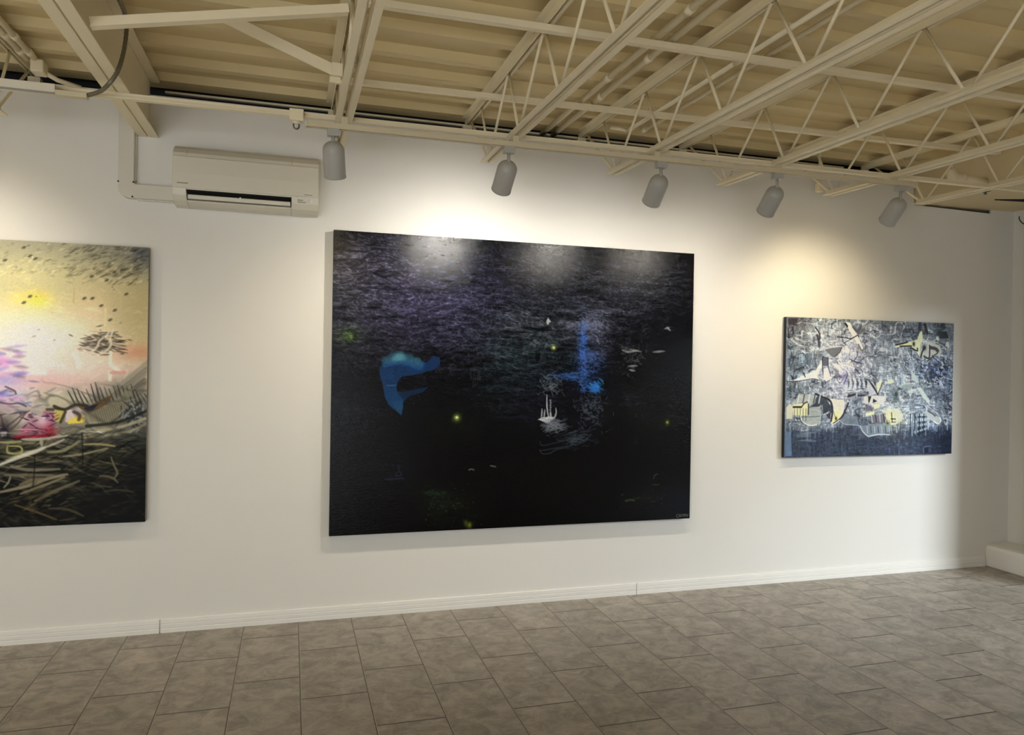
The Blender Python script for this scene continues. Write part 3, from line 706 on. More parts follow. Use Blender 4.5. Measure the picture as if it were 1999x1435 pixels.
# blue arched shape
cv.poly([(0.1174,0.4448), (0.1284,0.4318), (0.1411,0.4186), (0.1668,0.4094), (0.1865,0.4176), (0.2161,0.4277), (0.2359,0.4273), (0.2539,0.4051), (0.2690,0.4091), (0.2709,0.4331), (0.2561,0.4508), (0.2264,0.4622), (0.2002,0.4713), (0.1741,0.4760), (0.1630,0.4934), (0.1600,0.5149), (0.1634,0.5278), (0.1975,0.5211), (0.2419,0.5099), (0.2272,0.5274), (0.1945,0.5405), (0.1784,0.5579), (0.1770,0.5816), (0.1740,0.6053), (0.1642,0.5945), (0.1413,0.5708), (0.1313,0.5408), (0.1252,0.4981), (0.1176,0.4683)], (17, 48, 98), 0.92, tex=0.75+0.4*cv.noise(50, 40, 2))
low = np.clip((cv.V-0.46)/0.1, 0, 1)*0.8*(0.5+0.7*cv.noise(40, 30, 2))
cv.poly([(0.1260,0.4981), (0.1599,0.5106), (0.1634,0.5299), (0.1781,0.5406), (0.1784,0.5579), (0.1770,0.5816), (0.1740,0.6053), (0.1642,0.5945), (0.1413,0.5708), (0.1313,0.5408)], (16, 64, 116), 0.8, tex=low)
cv.poly([(0.1492,0.5622), (0.1783,0.5536), (0.1770,0.5816), (0.1740,0.6053), (0.1642,0.5945)], (36, 84, 120), 0.5, tex=0.4+cv.noise(60, 50, 2)*0.8)
cv.poly([(0.2359,0.4273), (0.2539,0.4051), (0.2690,0.4091), (0.2709,0.4331), (0.2561,0.4508), (0.2264,0.4622)], (18, 36, 74), 0.6)
cv.poly([(0.1618,0.5278), (0.1975,0.5211), (0.2419,0.5099), (0.2272,0.5274), (0.1945,0.5405), (0.1767,0.5536)], (14, 26, 46), 0.55)
for p, r in (((0.1299,0.4232), .012), ((0.1411,0.4208), .014), ((0.1515,0.4120), .016), ((0.1620,0.4095), .018), ((0.1717,0.4072), .017), ((0.1799,0.4156), .015), ((0.1929,0.4142), .016), ((0.2029,0.4237), .014), ((0.2127,0.4213), .012), ((0.2178,0.4298), .012)):
    cv.stroke([p, (p[0]+0.001, p[1]+0.004)], r*1.35, (40, 88, 116), 0.7, hard=0.6)
for p, r in (((0.1604,0.4096), .010), ((0.1684,0.4072), .012), ((0.1653,0.4138), .011), ((0.1750,0.4114), .009), ((0.1540,0.4183), .010)):
    cv.stroke([p, (p[0]+0.001, p[1]+0.003)], r*1.3, (78, 140, 154), 0.6, hard=0.4)
cv.stroke([(0.1301,0.4403), (0.1541,0.4312), (0.1866,0.4327), (0.2163,0.4472), (0.2260,0.4318)], 0.010, (30, 78, 130), 0.6)
cv.stroke([(0.1373,0.5065), (0.1583,0.5053)], 0.003, (60, 110, 160), 0.6)
for k in range(5): cv.stroke([(0.352+0.006*k+0.002*(k % 2), 0.455+0.006*(k % 3)), (0.353+0.006*k, 0.485+0.009*((k*3) % 4))], 0.0018, (70, 68, 70), 0.4)
# blue column with pale tangled strokes
for k in range(240):
    u0, v0 = (0.6626,0.3813); u = u0 + R.normal(0, 0.006); v = v0 + R.uniform(-0.105, 0.14); L = R.uniform(0.004, 0.014); a = R.normal(0, 1.2)
    cv.stroke([(u, v), (u+L*math.cos(a), v+L*math.sin(a))], 0.0028, (lambda g: (44+g*0.7, 84+g*0.9, 164+g))(R.uniform(-30, 40)), 0.45)
for k in range(130):
    u0, v0 = (0.6856,0.4109); u = u0 + R.normal(0, 0.016); v = v0 + R.normal(0, 0.022); L = R.uniform(0.004, 0.014); a = R.normal(0, 1.0)
    cv.stroke([(u, v), (u+L*math.cos(a), v+L*math.sin(a))], 0.0022, (60, 86, 146), 0.4)
for k in range(170):
    u0, v0 = (0.6894,0.2784); u = u0 + R.normal(0, 0.020); v = v0 + R.normal(0, 0.020); L = R.uniform(0.004, 0.016); a = R.uniform(0, 3.14)
    cv.stroke([(u, v), (u+L*math.cos(a), v+L*math.sin(a))], 0.0026, (lambda g: (100+g, 106+g, 132+g))(R.uniform(-35, 30)), 0.4)
for k in range(60):
    u0, v0 = (0.6964,0.5038); u = u0 + R.normal(0, 0.012); v = v0 + R.normal(0, 0.010); L = R.uniform(0.006, 0.018); a = R.normal(0.7, 0.3)
    cv.stroke([(u, v), (u+L*math.cos(a), v+L*math.sin(a))], 0.004, (lambda g: (34+g*0.6, 104+g, 190+g*0.7))(R.uniform(-30, 35)), 0.5)
for k in range(36):
    u0, v0 = (0.6189,0.4700); u = u0 + R.normal(0, 0.022); v = v0 + R.normal(0, 0.008); L = R.uniform(0.008, 0.025); a = R.normal(-0.1, 0.2)
    cv.stroke([(u, v), (u+L*math.cos(a), v+L*math.sin(a))], 0.0025, (lambda g: (44+g*0.8, 84+g, 156+g*0.7))(R.uniform(-30, 45)), 0.45)
for k in range(80):
    u0, v0 = (0.5659,0.4981); u = u0 + R.normal(0, 0.016); v = v0 + R.normal(0, 0.022); L = R.uniform(0.006, 0.02); a = R.choice([0.8, -0.7])+R.normal(0, 0.3)
    cv.stroke([(u, v), (u+L*math.cos(a), v+L*math.sin(a))], 0.002, (110, 118, 126), 0.4)
cv.stroke([(0.5346,0.4007), (0.5347,0.4075)], 0.012, (4, 6, 10), 0.95); cv.stroke([(0.5609,0.4001), (0.5619,0.4046)], 0.008, (6, 8, 12), 0.8); cv.stroke([(0.6032,0.3990), (0.6033,0.4059)], 0.007, (6, 8, 12), 0.8); cv.stroke([(0.5980,0.4244), (0.5989,0.4278)], 0.007, (6, 8, 12), 0.8)
cv.poly([(0.5618,0.2609), (0.5702,0.2753), (0.5657,0.2789), (0.5631,0.2859), (0.5594,0.2860), (0.5571,0.2770)], (176, 182, 182), 0.85)
cv.blob((0.5788,0.3671), 0.0065, 0.0065, (150, 170, 60), 0.9); cv.blob((0.5797,0.3676), 0.0028, 0.0028, (250, 250, 180), 1)
cv.blob((0.3170,0.6149), 0.010, 0.010, (110, 140, 40), 0.9); cv.blob((0.3170,0.6138), 0.004, 0.004, (255, 255, 200), 1)
cv.blob((0.9233,0.6357), 0.008, 0.009, (70, 90, 20), 0.8); cv.blob((0.9233,0.6357), 0.0032, 0.0034, (190, 200, 70), 1)
cv.blob((0.0466,0.3449), 0.005, 0.006, (120, 170, 40), 0.8)
# white birds at right
for a, b_ in (((0.7910,0.3774), (0.8233,0.3721)), ((0.8016,0.3667), (0.8378,0.3743)), ((0.7802,0.3707), (0.8018,0.3771)), ((0.8742,0.3751), (0.9109,0.3706)), ((0.7989,0.4291), (0.8277,0.4268)), ((0.8027,0.4420), (0.8207,0.4460)), ((0.9169,0.2816), (0.9283,0.2943)), ((0.9096,0.2880), (0.9244,0.2813))):
    cv.stroke([a, b_], 0.006, (170, 174, 174), 0.7, taper=0.7)
for k in range(80):
    u0, v0 = (0.8163,0.3897); u = u0+R.normal(0, 0.02); v = v0+R.normal(0, 0.03); L = R.uniform(0.004, 0.012); a = R.uniform(0, 3.14)
    cv.stroke([(u, v), (u+L*math.cos(a), v+L*math.sin(a))], 0.002, (96, 98, 100), 0.4)
cv.poly([(0.7709,0.3455), (0.7964,0.3636), (0.8180,0.3653), (0.8024,0.3752), (0.7869,0.3780)], (66, 66, 72), 0.5)
# white fountain
for p in ([(0.5623,0.5352), (0.5628,0.5681), (0.5653,0.5978), (0.5695,0.6176)], [(0.5493,0.5846), (0.5490,0.6010), (0.5471,0.6175)], [(0.5572,0.5879), (0.5564,0.6044), (0.5545,0.6175)], [(0.5884,0.5814), (0.5896,0.5979), (0.5853,0.6144), (0.5774,0.6144)], [(0.5732,0.5979), (0.5761,0.6144)], [(0.5686,0.6110), (0.5577,0.6209), (0.5419,0.6224)]):
    cv.stroke(p, 0.0042, (206, 212, 220), 0.8, taper=0.6)
cv.poly([(0.5380,0.6224), (0.5510,0.6142), (0.5629,0.6143), (0.5734,0.6111), (0.5867,0.6178), (0.5762,0.6276), (0.5658,0.6374), (0.5512,0.6290)], (214, 220, 226), 0.85)
for k in range(160):
    u0, v0 = (0.5764,0.6425); u = u0+R.normal(0, 0.014); v = v0+R.normal(0, 0.013); L = R.uniform(0.004, 0.016)
    cv.stroke([(u, v), (u+L, v+R.normal(0, 0.004))], 0.0026, (120, 128, 140), 0.4)
for k in range(8): cv.blob(((0.5726,0.5549)[0]+0.001*(k % 2), (0.5726,0.5549)[1]+0.0085*k), 0.0022, 0.0026, (190, 196, 205), 0.9)
for p in ([(0.5447,0.7293), (0.5514,0.7427), (0.5725,0.7432), (0.5909,0.7304), (0.6282,0.7213), (0.6388,0.7082)], [(0.5487,0.7327), (0.5802,0.7268), (0.6228,0.7178)], [(0.5456,0.6997), (0.5484,0.7130), (0.5642,0.7133), (0.5959,0.7040), (0.6439,0.6916), (0.6711,0.6988)]):
    cv.stroke(p, 0.0026, (66, 78, 96), 0.55)
for k in range(130):
    u0, v0 = (0.6439,0.6916); u = u0+R.normal(0, 0.028); v = v0+R.normal(0, 0.016); L = R.uniform(0.006, 0.02)
    cv.stroke([(u, v), (u+L, v-L*0.3+R.normal(0, 0.004))], 0.0025, (70, 82, 96), 0.3)
for k in range(130):
    u0, v0 = (0.6915,0.5916); u = u0+R.normal(0, 0.022); v = v0+R.normal(0, 0.035); L = R.uniform(0.004, 0.014); a = R.uniform(0, 3.14)
    cv.stroke([(u, v), (u+L*math.cos(a), v+L*math.sin(a))], 0.0025, (84, 92, 110), 0.4)
cv.stroke([(0.3516,0.7942), (0.3580,0.7917), (0.3645,0.7946)], 0.0035, (110, 112, 112), 0.8); cv.stroke([(0.4098,0.7817), (0.4164,0.7836), (0.4230,0.7855)], 0.0035, (110, 112, 112), 0.8)
cv.stroke([(0.1699,0.7758), (0.1713,0.7920), (0.1775,0.8068), (0.1605,0.8061), (0.1696,0.7919)], 0.004, (50, 48, 76), 0.45); cv.stroke([(0.1364,0.8181), (0.1825,0.8167)], 0.003, (56, 54, 96), 0.6)
cv.blob((0.3553,0.9845), 0.006, 0.008, (130, 140, 30), 0.9); cv.blob((0.3454,0.9773), 0.004, 0.008, (100, 110, 30), 0.8)
cv.stroke([(0.8834,0.8443), (0.8862,0.8340), (0.8947,0.8274)], 0.004, (84, 88, 60), 0.55); cv.stroke([(0.8780,0.8682), (0.9011,0.8664)], 0.003, (74, 76, 54), 0.5); cv.blob((0.8264,0.7085), 0.006, 0.012, (20, 50, 26), 0.6)
cv.stroke([(0.7989,0.9230), (0.8130,0.9203), (0.8244,0.9225)], 0.006, (80, 96, 52), 0.5)
cv.A = np.where(cv.A > 0.16, 0.16+(cv.A-0.16)*0.84, cv.A)
# scratchy ridges near the top
for p in ([(0.1707,0.0788), (0.2069,0.0998), (0.2489,0.0649), (0.2920,0.0776)], [(0.6564,0.0250), (0.6637,0.0584), (0.6744,0.0831)], [(0.6839,0.0144), (0.6913,0.0478)], [(0.8541,0.0009), (0.8533,0.0445)], [(0.9427,0.0115), (0.9508,0.0550)], [(0.2251,0.1064), (0.2677,0.0994), (0.3229,0.0672)]):
    cv.stroke(p, 0.0024, (90, 90, 94), 0.4)
MP1 = paint_material('black_glossy_oil_paint', 0.13, 0.28, 60, 130, 0.22, 1.6)
r_ = (0.2296,2.6439,0.5095,2.3329)
make_painting(r_, 0.05, 'huge nearly black painting with a blue arched shape, centre of the wall', cv, M['canvas_dark'], MP1,
              ('CAMIN', r_[1]-r_[0]-0.107, 0.012, 0.030, mat('pale_signature_paint', (96, 102, 104), 0.5)))
# ---------------- the yellow and black painting at the left edge
cv = Canvas(520, 434, 9); R = cv.rng
V = cv.V; U = cv.U
stops = [(0, (166, 162, 142)), (0.10, (178, 176, 148)), (0.22, (214, 206, 158)), (0.34, (232, 220, 172)), (0.44, (232, 218, 190)), (0.52, (228, 198, 186)), (0.58, (176, 166, 158)), (0.66, (126, 124, 112)), (0.72, (74, 74, 66)), (0.80, (40, 40, 36)), (1.0, (24, 24, 23))]
vs_s = np.array([p for p, c in stops]); cs = np.array([c for p, c in stops])/255.0
Vw = np.clip(V + 0.05*(cv.noise(6, 5, 3)-0.5), 0, 1)
for k in range(3): cv.A[..., k] = np.interp(Vw, vs_s, cs[:, k])
tx = np.clip(0.3+1.4*(cv.noise(30, 60, 3)-0.25), 0, 1.3)
cv.blob((0.9858,0.0106), 0.13, 0.05, (96, 100, 106), 0.9, tex=tx); cv.blob((0.9990,0.0435), 0.05, 0.04, (84, 90, 102), 0.8)
cv.blob((0.6446,0.0353), 0.12, 0.035, (150, 150, 132), 0.6, tex=tx)
cv.blob((0.9757,0.2557), 0.12, 0.16, (172, 158, 118), 0.75); cv.blob((0.8622,0.1856), 0.10, 0.10, (206, 188, 150), 0.5)
cv.blob((0.6806,0.1137), 0.14, 0.06, (222, 212, 160), 0.6); cv.blob((0.7051,0.2057), 0.035, 0.026, (246, 226, 96), 0.95); cv.blob((0.6550,0.2041), 0.02, 0.02, (242, 224, 120), 0.6)
cv.blob((0.8504,0.2442), 0.04, 0.05, (232, 206, 170), 0.6)
cv.blob((0.6474,0.3175), 0.22, 0.07, (250, 238, 214), 0.8); cv.blob((0.7187,0.3802), 0.12, 0.07, (252, 242, 240), 0.95); cv.blob((0.6486,0.4466), 0.20, 0.07, (250, 230, 234), 0.9)
cv.blob((0.8092,0.4027), 0.09, 0.06, (240, 220, 206), 0.8); cv.blob((0.9771,0.3821), 0.07, 0.025, (206, 146, 120), 0.7); cv.blob((0.9146,0.4463), 0.09, 0.02, (232, 206, 196), 0.7)
cv.blob((0.7197,0.4862), 0.10, 0.03, (240, 196, 196), 0.85); cv.blob((0.6257,0.4873), 0.05, 0.02, (150, 150, 226), 0.6); cv.blob((0.6193,0.4230), 0.03, 0.016, (214, 150, 220), 0.8)
cv.blob((0.6496,0.5436), 0.06, 0.03, (216, 208, 236), 0.9); cv.blob((0.7623,0.5514), 0.08, 0.03, (206, 206, 172), 0.7)
cv.blob((0.8533,0.5262), 0.12, 0.035, (150, 150, 142), 0.7, tex=tx); cv.blob((0.9534,0.5424), 0.09, 0.06, (136, 134, 122), 0.75, ang=-0.6)
cv.blob((0.8790,0.6177), 0.06, 0.03, (186, 180, 150), 0.7); cv.blob((0.9669,0.6182), 0.05, 0.06, (70, 76, 80), 0.8)
cv.blob((0.8931,0.7764), 0.07, 0.035, (96, 94, 66), 0.8, tex=tx); cv.blob((0.6396,0.7212), 0.09, 0.03, (120, 120, 84), 0.6, tex=tx)
cv.blob((0.9951,0.8723), 0.10, 0.10, (10, 11, 12), 0.8)
cv.dabs(300, (0.3, 1, 0, 0.12), 0.016, 0.005, -0.5, 0.3, 0.82, 0, 0.35); cv.dabs(260, (0.78, 1, 0, 0.14), 0.022, 0.005, -0.5, 0.2, 0.75, 0, 0.45); cv.dabs(160, (0.3, 1, 0, 0.12), 0.016, 0.004, -0.5, 0.3, 1.12, 0.02, 0.4)
cv.dabs(500, (0.3, 1, 0.1, 0.5), 0.03, 0.008, -0.1, 0.5, 1.05, 0, 0.25, rnd=0.08)
for k in range(16):
    u = R.uniform(0.45, 0.99); v = R.uniform(0.05, 0.36); L = R.uniform(0.004, 0.012)
    cv.stroke([(u, v), (u+L, v-L*0.5)], 0.004, (130, 122, 104), 0.6, taper=0.6)
for q in ((0.8457,0.1144), (0.8858,0.1258), (0.8272,0.1936), (0.8485,0.1925), (0.8723,0.2175), (0.9086,0.2324), (0.8965,0.2675), (0.6854,0.0528), (0.6226,0.0718), (0.6695,0.0244), (0.6992,0.0612), (0.6868,0.1938), (0.6714,0.2161), (0.9392,0.1727)):
    cv.stroke([(q[0]-0.004, q[1]+0.003), (q[0]+0.004, q[1]-0.003)], 0.008, (96, 90, 74), 0.85, taper=0.5)
cv.stroke([(0.7996,0.1635), (0.7991,0.2100)], 0.004, (196, 180, 140), 0.7); cv.stroke([(0.8837,0.2280), (0.8823,0.2888)], 0.005, (226, 220, 180), 0.7); cv.stroke([(0.9247,0.1873), (0.9235,0.2651)], 0.004, (200, 192, 160), 0.5)
for k in range(160):
    u0, v0 = (0.8617,0.3501); u = u0+R.normal(0, 0.028); v = v0+R.normal(0, 0.018); L = R.uniform(0.01, 0.035); a = R.normal(0.05, 0.25)
    c = R.choice([58, 84, 120, 196]); cv.stroke([(u, v), (u+L, v+L*math.sin(a))], 0.0045, (c, c*0.93, c*0.84), 0.6, taper=0.7, hard=0.4)
for p in ([(0.8412,0.3900), (0.8618,0.3670), (0.8679,0.3443), (0.8782,0.3328)], [(0.8830,0.3834), (0.8975,0.3632), (0.8994,0.3406), (0.8845,0.3297)], [(0.8952,0.3463), (0.8992,0.3236), (0.9053,0.3008)], [(0.8845,0.3297), (0.8969,0.3039)], [(0.8078,0.3629), (0.8327,0.3706), (0.8557,0.3756)]):
    cv.stroke(p, 0.006, (222, 212, 190), 0.85)
cv.stroke([(0.8040,0.3909), (0.8125,0.4186), (0.8148,0.4382)], 0.012, (248, 240, 226), 0.85); cv.stroke([(0.8998,0.3830), (0.8980,0.4141), (0.8993,0.4338)], 0.008, (244, 238, 222), 0.85); cv.stroke([(0.8993,0.4338), (0.9110,0.4393), (0.9260,0.4518)], 0.012, (250, 236, 222), 0.85, taper=0.6)
cv.stroke([(0.7423,0.3508), (0.7447,0.3923)], 0.010, (255, 248, 248), 0.8); cv.stroke([(0.8985,0.4536), (0.8977,0.4819)], 0.010, (242, 236, 222), 0.85); cv.stroke([(0.9006,0.4564), (0.9367,0.4559)], 0.010, (214, 160, 148), 0.7)
cv.stroke([(0.6868,0.4322), (0.7512,0.4282)], 0.014, (252, 240, 232), 0.8); cv.stroke([(0.6890,0.4569), (0.7251,0.4563)], 0.016, (252, 244, 240), 0.8)
for k in range(44):
    u0, v0 = (0.6194,0.4198); u = u0+R.uniform(-0.05, 0.06); v = v0+R.uniform(-0.05, 0.16); L = R.uniform(0.02, 0.06)
    c = [(214, 140, 214), (120, 120, 226), (90, 96, 190), (230, 170, 210), (70, 70, 110)][R.integers(5)]
    cv.stroke([(u-L*0.5, v), (u+L*0.3, v+R.normal(0, 0.008))], 0.010, c, 0.4, taper=0.7, hard=0.1)
# grey wing of sweeping strokes on the right
for k in range(16):
    f = k/15.0; a = (0.8121,0.5780); b_ = (0.8992,0.5215); c_ = (1.0007,0.4120)
    g = 96+R.uniform(-40, 70)
    cv.stroke([(a[0]+0.10*f, a[1]+0.06*f), (b_[0]+0.03*f, b_[1]+0.10*f), (c_[0]-0.02*f, c_[1]+0.16*f)], R.uniform(0.004, 0.016), (g, g*0.98, g*0.88), 0.55)
for k in range(18):
    g = R.uniform(30, 90); u0, v0 = (0.7870,0.5417); u = u0+0.012*k; cv.stroke([(u, v0-R.uniform(0.01, 0.05)), (u+0.012, v0+0.01), (u+0.02, v0+0.03)], 0.0045, (g, g, g*0.95), 0.7, taper=0.6)
cv.poly([(0.8121,0.5780), (0.8493,0.5724), (0.9056,0.5356), (0.8954,0.5667), (0.8683,0.5893), (0.8413,0.6033)], (112, 88, 60), 0.9); cv.poly([(0.8287,0.5836), (0.8702,0.5668), (0.8537,0.5921), (0.8392,0.5948)], (36, 42, 70), 0.9)
cv.poly([(0.8413,0.6033), (0.8955,0.5724), (0.9332,0.5298), (0.9629,0.5097), (0.9464,0.5667), (0.9213,0.6178), (0.8898,0.6317), (0.8479,0.6342)], (142, 138, 118), 0.8)
for k in range(20):
    a = (0.8580,0.6005); u = a[0]+0.006*k; cv.stroke([(u, a[1]-0.01-0.002*k), (u+0.012, a[1]+0.04)], 0.003, (100, 96, 80), 0.5)
for k in range(60):
    u0, v0 = (0.9639,0.6066); u = u0+R.normal(0, 0.016); v = v0+R.normal(0, 0.028); L = R.uniform(0.008, 0.026); a = R.uniform(0, 3.14)
    c = R.choice([50, 66, 150, 170]); cv.stroke([(u, v), (u+L*math.cos(a), v+L*math.sin(a))], 0.0045, (c, c*1.03, c*1.06), 0.6)
for p, c in (([(0.8376,0.6482), (0.9215,0.6348), (1.0026,0.5925)], (40, 42, 36)), ([(0.7527,0.5779), (0.7793,0.5891), (0.8079,0.5724), (0.8369,0.5752)], (46, 44, 36)), ([(0.7345,0.5890), (0.7752,0.5891)], (70, 60, 46)), ([(0.8358,0.6678), (0.9217,0.6547), (0.9986,0.6211)], (182, 174, 146)), ([(0.8360,0.6902), (0.9432,0.6720), (0.9988,0.6412)], (164, 158, 134))):
    cv.stroke(p, 0.009, c, 0.8)
cv.poly([(0.7528,0.5890), (0.7814,0.5947), (0.7695,0.6336), (0.7532,0.6307)], (200, 190, 110), 0.9); cv.poly([(0.7834,0.5947), (0.8162,0.5808), (0.8331,0.6145), (0.8209,0.6340), (0.7818,0.6337)], (222, 206, 210), 0.9); cv.poly([(0.7899,0.6254), (0.8227,0.6060), (0.8353,0.6257), (0.8271,0.6368), (0.7880,0.6407)], (240, 214, 90), 0.9)
cv.stroke([(0.7814,0.5975), (0.7695,0.6336)], 0.008, (60, 56, 40), 0.8); cv.stroke([(0.8040,0.5975), (0.8186,0.6088), (0.8167,0.6256)], 0.009, (90, 66, 66), 0.8)
# magenta block
cv.poly([(0.6807,0.6219), (0.7186,0.6138), (0.7265,0.5945), (0.7509,0.6001), (0.7516,0.6778), (0.6753,0.6877), (0.6554,0.6819), (0.6749,0.6410)], (158, 104, 128), 0.9)
cv.blob((0.7228,0.6277), 0.02, 0.02, (234, 208, 220), 0.8); cv.blob((0.7414,0.6666), 0.015, 0.02, (200, 60, 80), 0.8); cv.blob((0.6747,0.6218), 0.02, 0.02, (210, 206, 200), 0.8)
for k in range(60):
    u0, v0 = (0.7109,0.6469); u = u0+R.uniform(-0.05, 0.05); v = v0+R.uniform(-0.045, 0.045); L = R.uniform(0.01, 0.035); a = R.uniform(-0.9, 0.9)
    c = [(70, 30, 60), (96, 40, 80), (210, 150, 180), (60, 20, 40), (180, 60, 90)][R.integers(5)]
    cv.stroke([(u, v), (u+L*math.cos(a)*0.7, v+L*math.sin(a)*0.9)], 0.0045, c, 0.6, taper=0.6)
cv.stroke([(0.6535,0.6874), (0.6993,0.6854), (0.7516,0.6778)], 0.012, (150, 30, 50), 0.85)
for p in ([(0.6153,0.6078), (0.6467,0.6025), (0.6804,0.5971)], [(0.6173,0.6078), (0.6235,0.6433), (0.6315,0.6598)], [(0.6334,0.6461), (0.6549,0.6244), (0.6765,0.5999)], [(0.6433,0.6572), (0.6609,0.6354), (0.6785,0.6026)], [(0.6149,0.5642), (0.6385,0.5697), (0.6622,0.5669), (0.6802,0.5779)], [(0.6281,0.5096), (0.6499,0.5231), (0.6540,0.5341)]):
    cv.stroke(p, 0.005, (96, 74, 80), 0.7)
for k in range(50):
    u0, v0 = (0.6441,0.5368); u = u0+R.uniform(-0.08, 0.1); v = v0+R.uniform(-0.05, 0.08); L = R.uniform(0.01, 0.04); a = R.uniform(-0.6, 0.6)
    c = [(90, 96, 140), (230, 226, 240), (120, 110, 120), (220, 190, 200)][R.integers(4)]
    cv.stroke([(u, v), (u+L*math.cos(a)*0.8, v+L*math.sin(a))], 0.006, c, 0.45, taper=0.6, hard=0.3)
cv.blob((0.6247,0.6679), 0.018, 0.03, (40, 34, 48), 0.9); cv.stroke([(0.6198,0.6705), (0.6296,0.6693)], 0.008, (220, 214, 220), 0.8); cv.stroke([(0.6209,0.6787), (0.6297,0.6775)], 0.006, (190, 184, 190), 0.8)
# dark ground with pale sweeping reeds
gm = np.clip((cv.V-0.64)/0.06, 0, 1)
cv.mix(np.clip((cv.V-0.70)/0.16, 0, 1)*0.75, (22, 22, 20))
r1 = cv.ridge(9, 46, 0.10, 4, 0.30); r2 = cv.ridge(14, 60, 0.14, 3, 0.30); r3 = cv.ridge(16, 30, 0.2, 3, 0.25)
fade = gm*np.clip(1.15-(cv.V-0.64)*1.9, 0.18, 1)*np.clip((1.12-cv.U)/0.3, 0.3, 1)
cv.mix(r1*fade*0.55*(0.4+0.8*cv.noise(8, 10, 2)), (150, 146, 122)); cv.mix(r2*fade*0.5*(0.3+0.9*cv.noise(10, 8, 2)), (118, 110, 84)); cv.mix(r3*gm*0.5, (20, 20, 18))
cv.dabs(260, (0.3, 1, 0.70, 0.98), 0.05, 0.004, 0.35, 0.35, 1.5, 0.03, 0.4, tint=(0.03, 0.025, 0.01))
cv.dabs(220, (0.3, 0.95, 0.66, 0.95), 0.06, 0.004, -0.25, 0.2, 1.5, 0.04, 0.4, tint=(0.04, 0.035, 0.02))
cv.dabs(260, (0.3, 1, 0.68, 1.0), 0.05, 0.006, 0.0, 0.4, 0.35, 0, 0.5)
w1 = cv.ridge(16, 22, 0.10, 4, 0.25)*np.clip((cv.V-0.47)/0.06, 0, 1)*np.clip((0.72-cv.V)/0.06, 0, 1)
cv.mix(w1*0.45*np.clip((cv.U-0.62)/0.1, 0, 1), (70, 70, 64)); cv.mix(w1*0.4*np.clip((0.66-cv.U)/0.1, 0, 1), (110, 96, 120))
for p, w, c in (([(0.6170,0.7796), (0.6634,0.7549), (0.7066,0.7351), (0.7294,0.7225)], 0.012, (224, 222, 206)), ([(0.7294,0.7225), (0.7599,0.7073), (0.7791,0.6945)], 0.007, (190, 188, 176)), ([(0.6179,0.8751), (0.6832,0.8569), (0.7381,0.8328), (0.7881,0.8187)], 0.011, (156, 148, 122)), ([(0.6703,0.8824), (0.7231,0.8585), (0.7805,0.8290)], 0.009, (140, 132, 108)), ([(0.7065,0.9101), (0.7501,0.8805), (0.8196,0.8436)], 0.010, (120, 114, 92)), ([(0.6450,0.7881), (0.6921,0.7999), (0.7686,0.7996)], 0.010, (136, 130, 112)), ([(0.6303,0.8161), (0.6923,0.8182), (0.7495,0.8201)], 0.009, (120, 114, 100)), ([(0.6681,0.8512), (0.6963,0.8366), (0.7247,0.8323)], 0.012, (128, 118, 96)), ([(0.6556,0.9208), (0.7126,0.9496), (0.7627,0.9784)], 0.007, (100, 88, 60)), ([(0.7430,0.9380), (0.7894,0.9429), (0.8326,0.9689)], 0.008, (86, 80, 64)), ([(0.7704,0.9815), (0.8131,0.9758)], 0.006, (80, 74, 58)), ([(0.9038,0.7608), (0.9122,0.7905), (0.9215,0.8177), (0.9127,0.8388)], 0.006, (120, 114, 92)), ([(0.8746,0.8268), (0.8966,0.8303), (0.9127,0.8388), (0.9229,0.8526)], 0.007, (112, 106, 86)), ([(0.8300,0.7139), (0.8655,0.7132), (0.9134,0.7208)], 0.007, (170, 160, 120)), ([(0.7372,0.7384), (0.7795,0.7340), (0.8181,0.7031)], 0.009, (150, 146, 116)), ([(0.7778,0.7551), (0.8264,0.7483), (0.8935,0.7284)], 0.007, (150, 146, 120)), ([(0.6434,0.8217), (0.6380,0.8423), (0.6270,0.8600)], 0.005, (150, 146, 130)), ([(0.6722,0.6927), (0.7138,0.6934), (0.7867,0.6814)], 0.008, (186, 186, 172)), ([(0.7195,0.6909), (0.7217,0.7145)], 0.010, (176, 172, 150)), ([(0.6349,0.7154), (0.6370,0.7387), (0.6689,0.7394), (0.6668,0.7186), (0.6349,0.7154)], 0.006, (176, 172, 120)), ([(0.6162,0.7022), (0.6460,0.7027), (0.6685,0.7005)], 0.008, (170, 166, 116)), ([(0.8871,0.8834), (0.9272,0.8797), (0.9677,0.8894)], 0.006, (76, 72, 60)), ([(0.8631,0.8611), (0.9070,0.8682)], 0.006, (80, 76, 64))):
    cv.stroke(p, w, c, 0.85, taper=0.4)
for p in ([(0.7039,0.7481), (0.7036,0.8081), (0.7003,0.8602)], [(0.8257,0.6740), (0.8283,0.7430), (0.8289,0.8014)], [(0.7984,0.6789), (0.8257,0.6793)]): cv.stroke(p, 0.0045, (26, 26, 24), 0.5)
for k in range(50):
    u0, v0 = (0.6968,0.8966); u = u0+R.normal(0, 0.035); v = v0+R.normal(0, 0.03); L = R.uniform(0.01, 0.03)
    cv.stroke([(u, v), (u+L, v-L*R.uniform(0, 0.8))], 0.006, (lambda g: (112+g, 104+g, 82+g))(R.uniform(-45, 15)), 0.5, taper=0.7)
cv.A = np.clip(0.55+(cv.A-0.55)*1.18+0.02, 0.02, 0.97)
MP2 = paint_material('pale_oil_paint', 0.5, 0.25, 90, 130, 0.12, 0.5)
make_painting((-2.5968,-0.7668,0.6414,2.1651), 0.05, 'painting with yellow pink sky over black ground, cut by the left edge', cv, M['canvas_brown'], MP2)

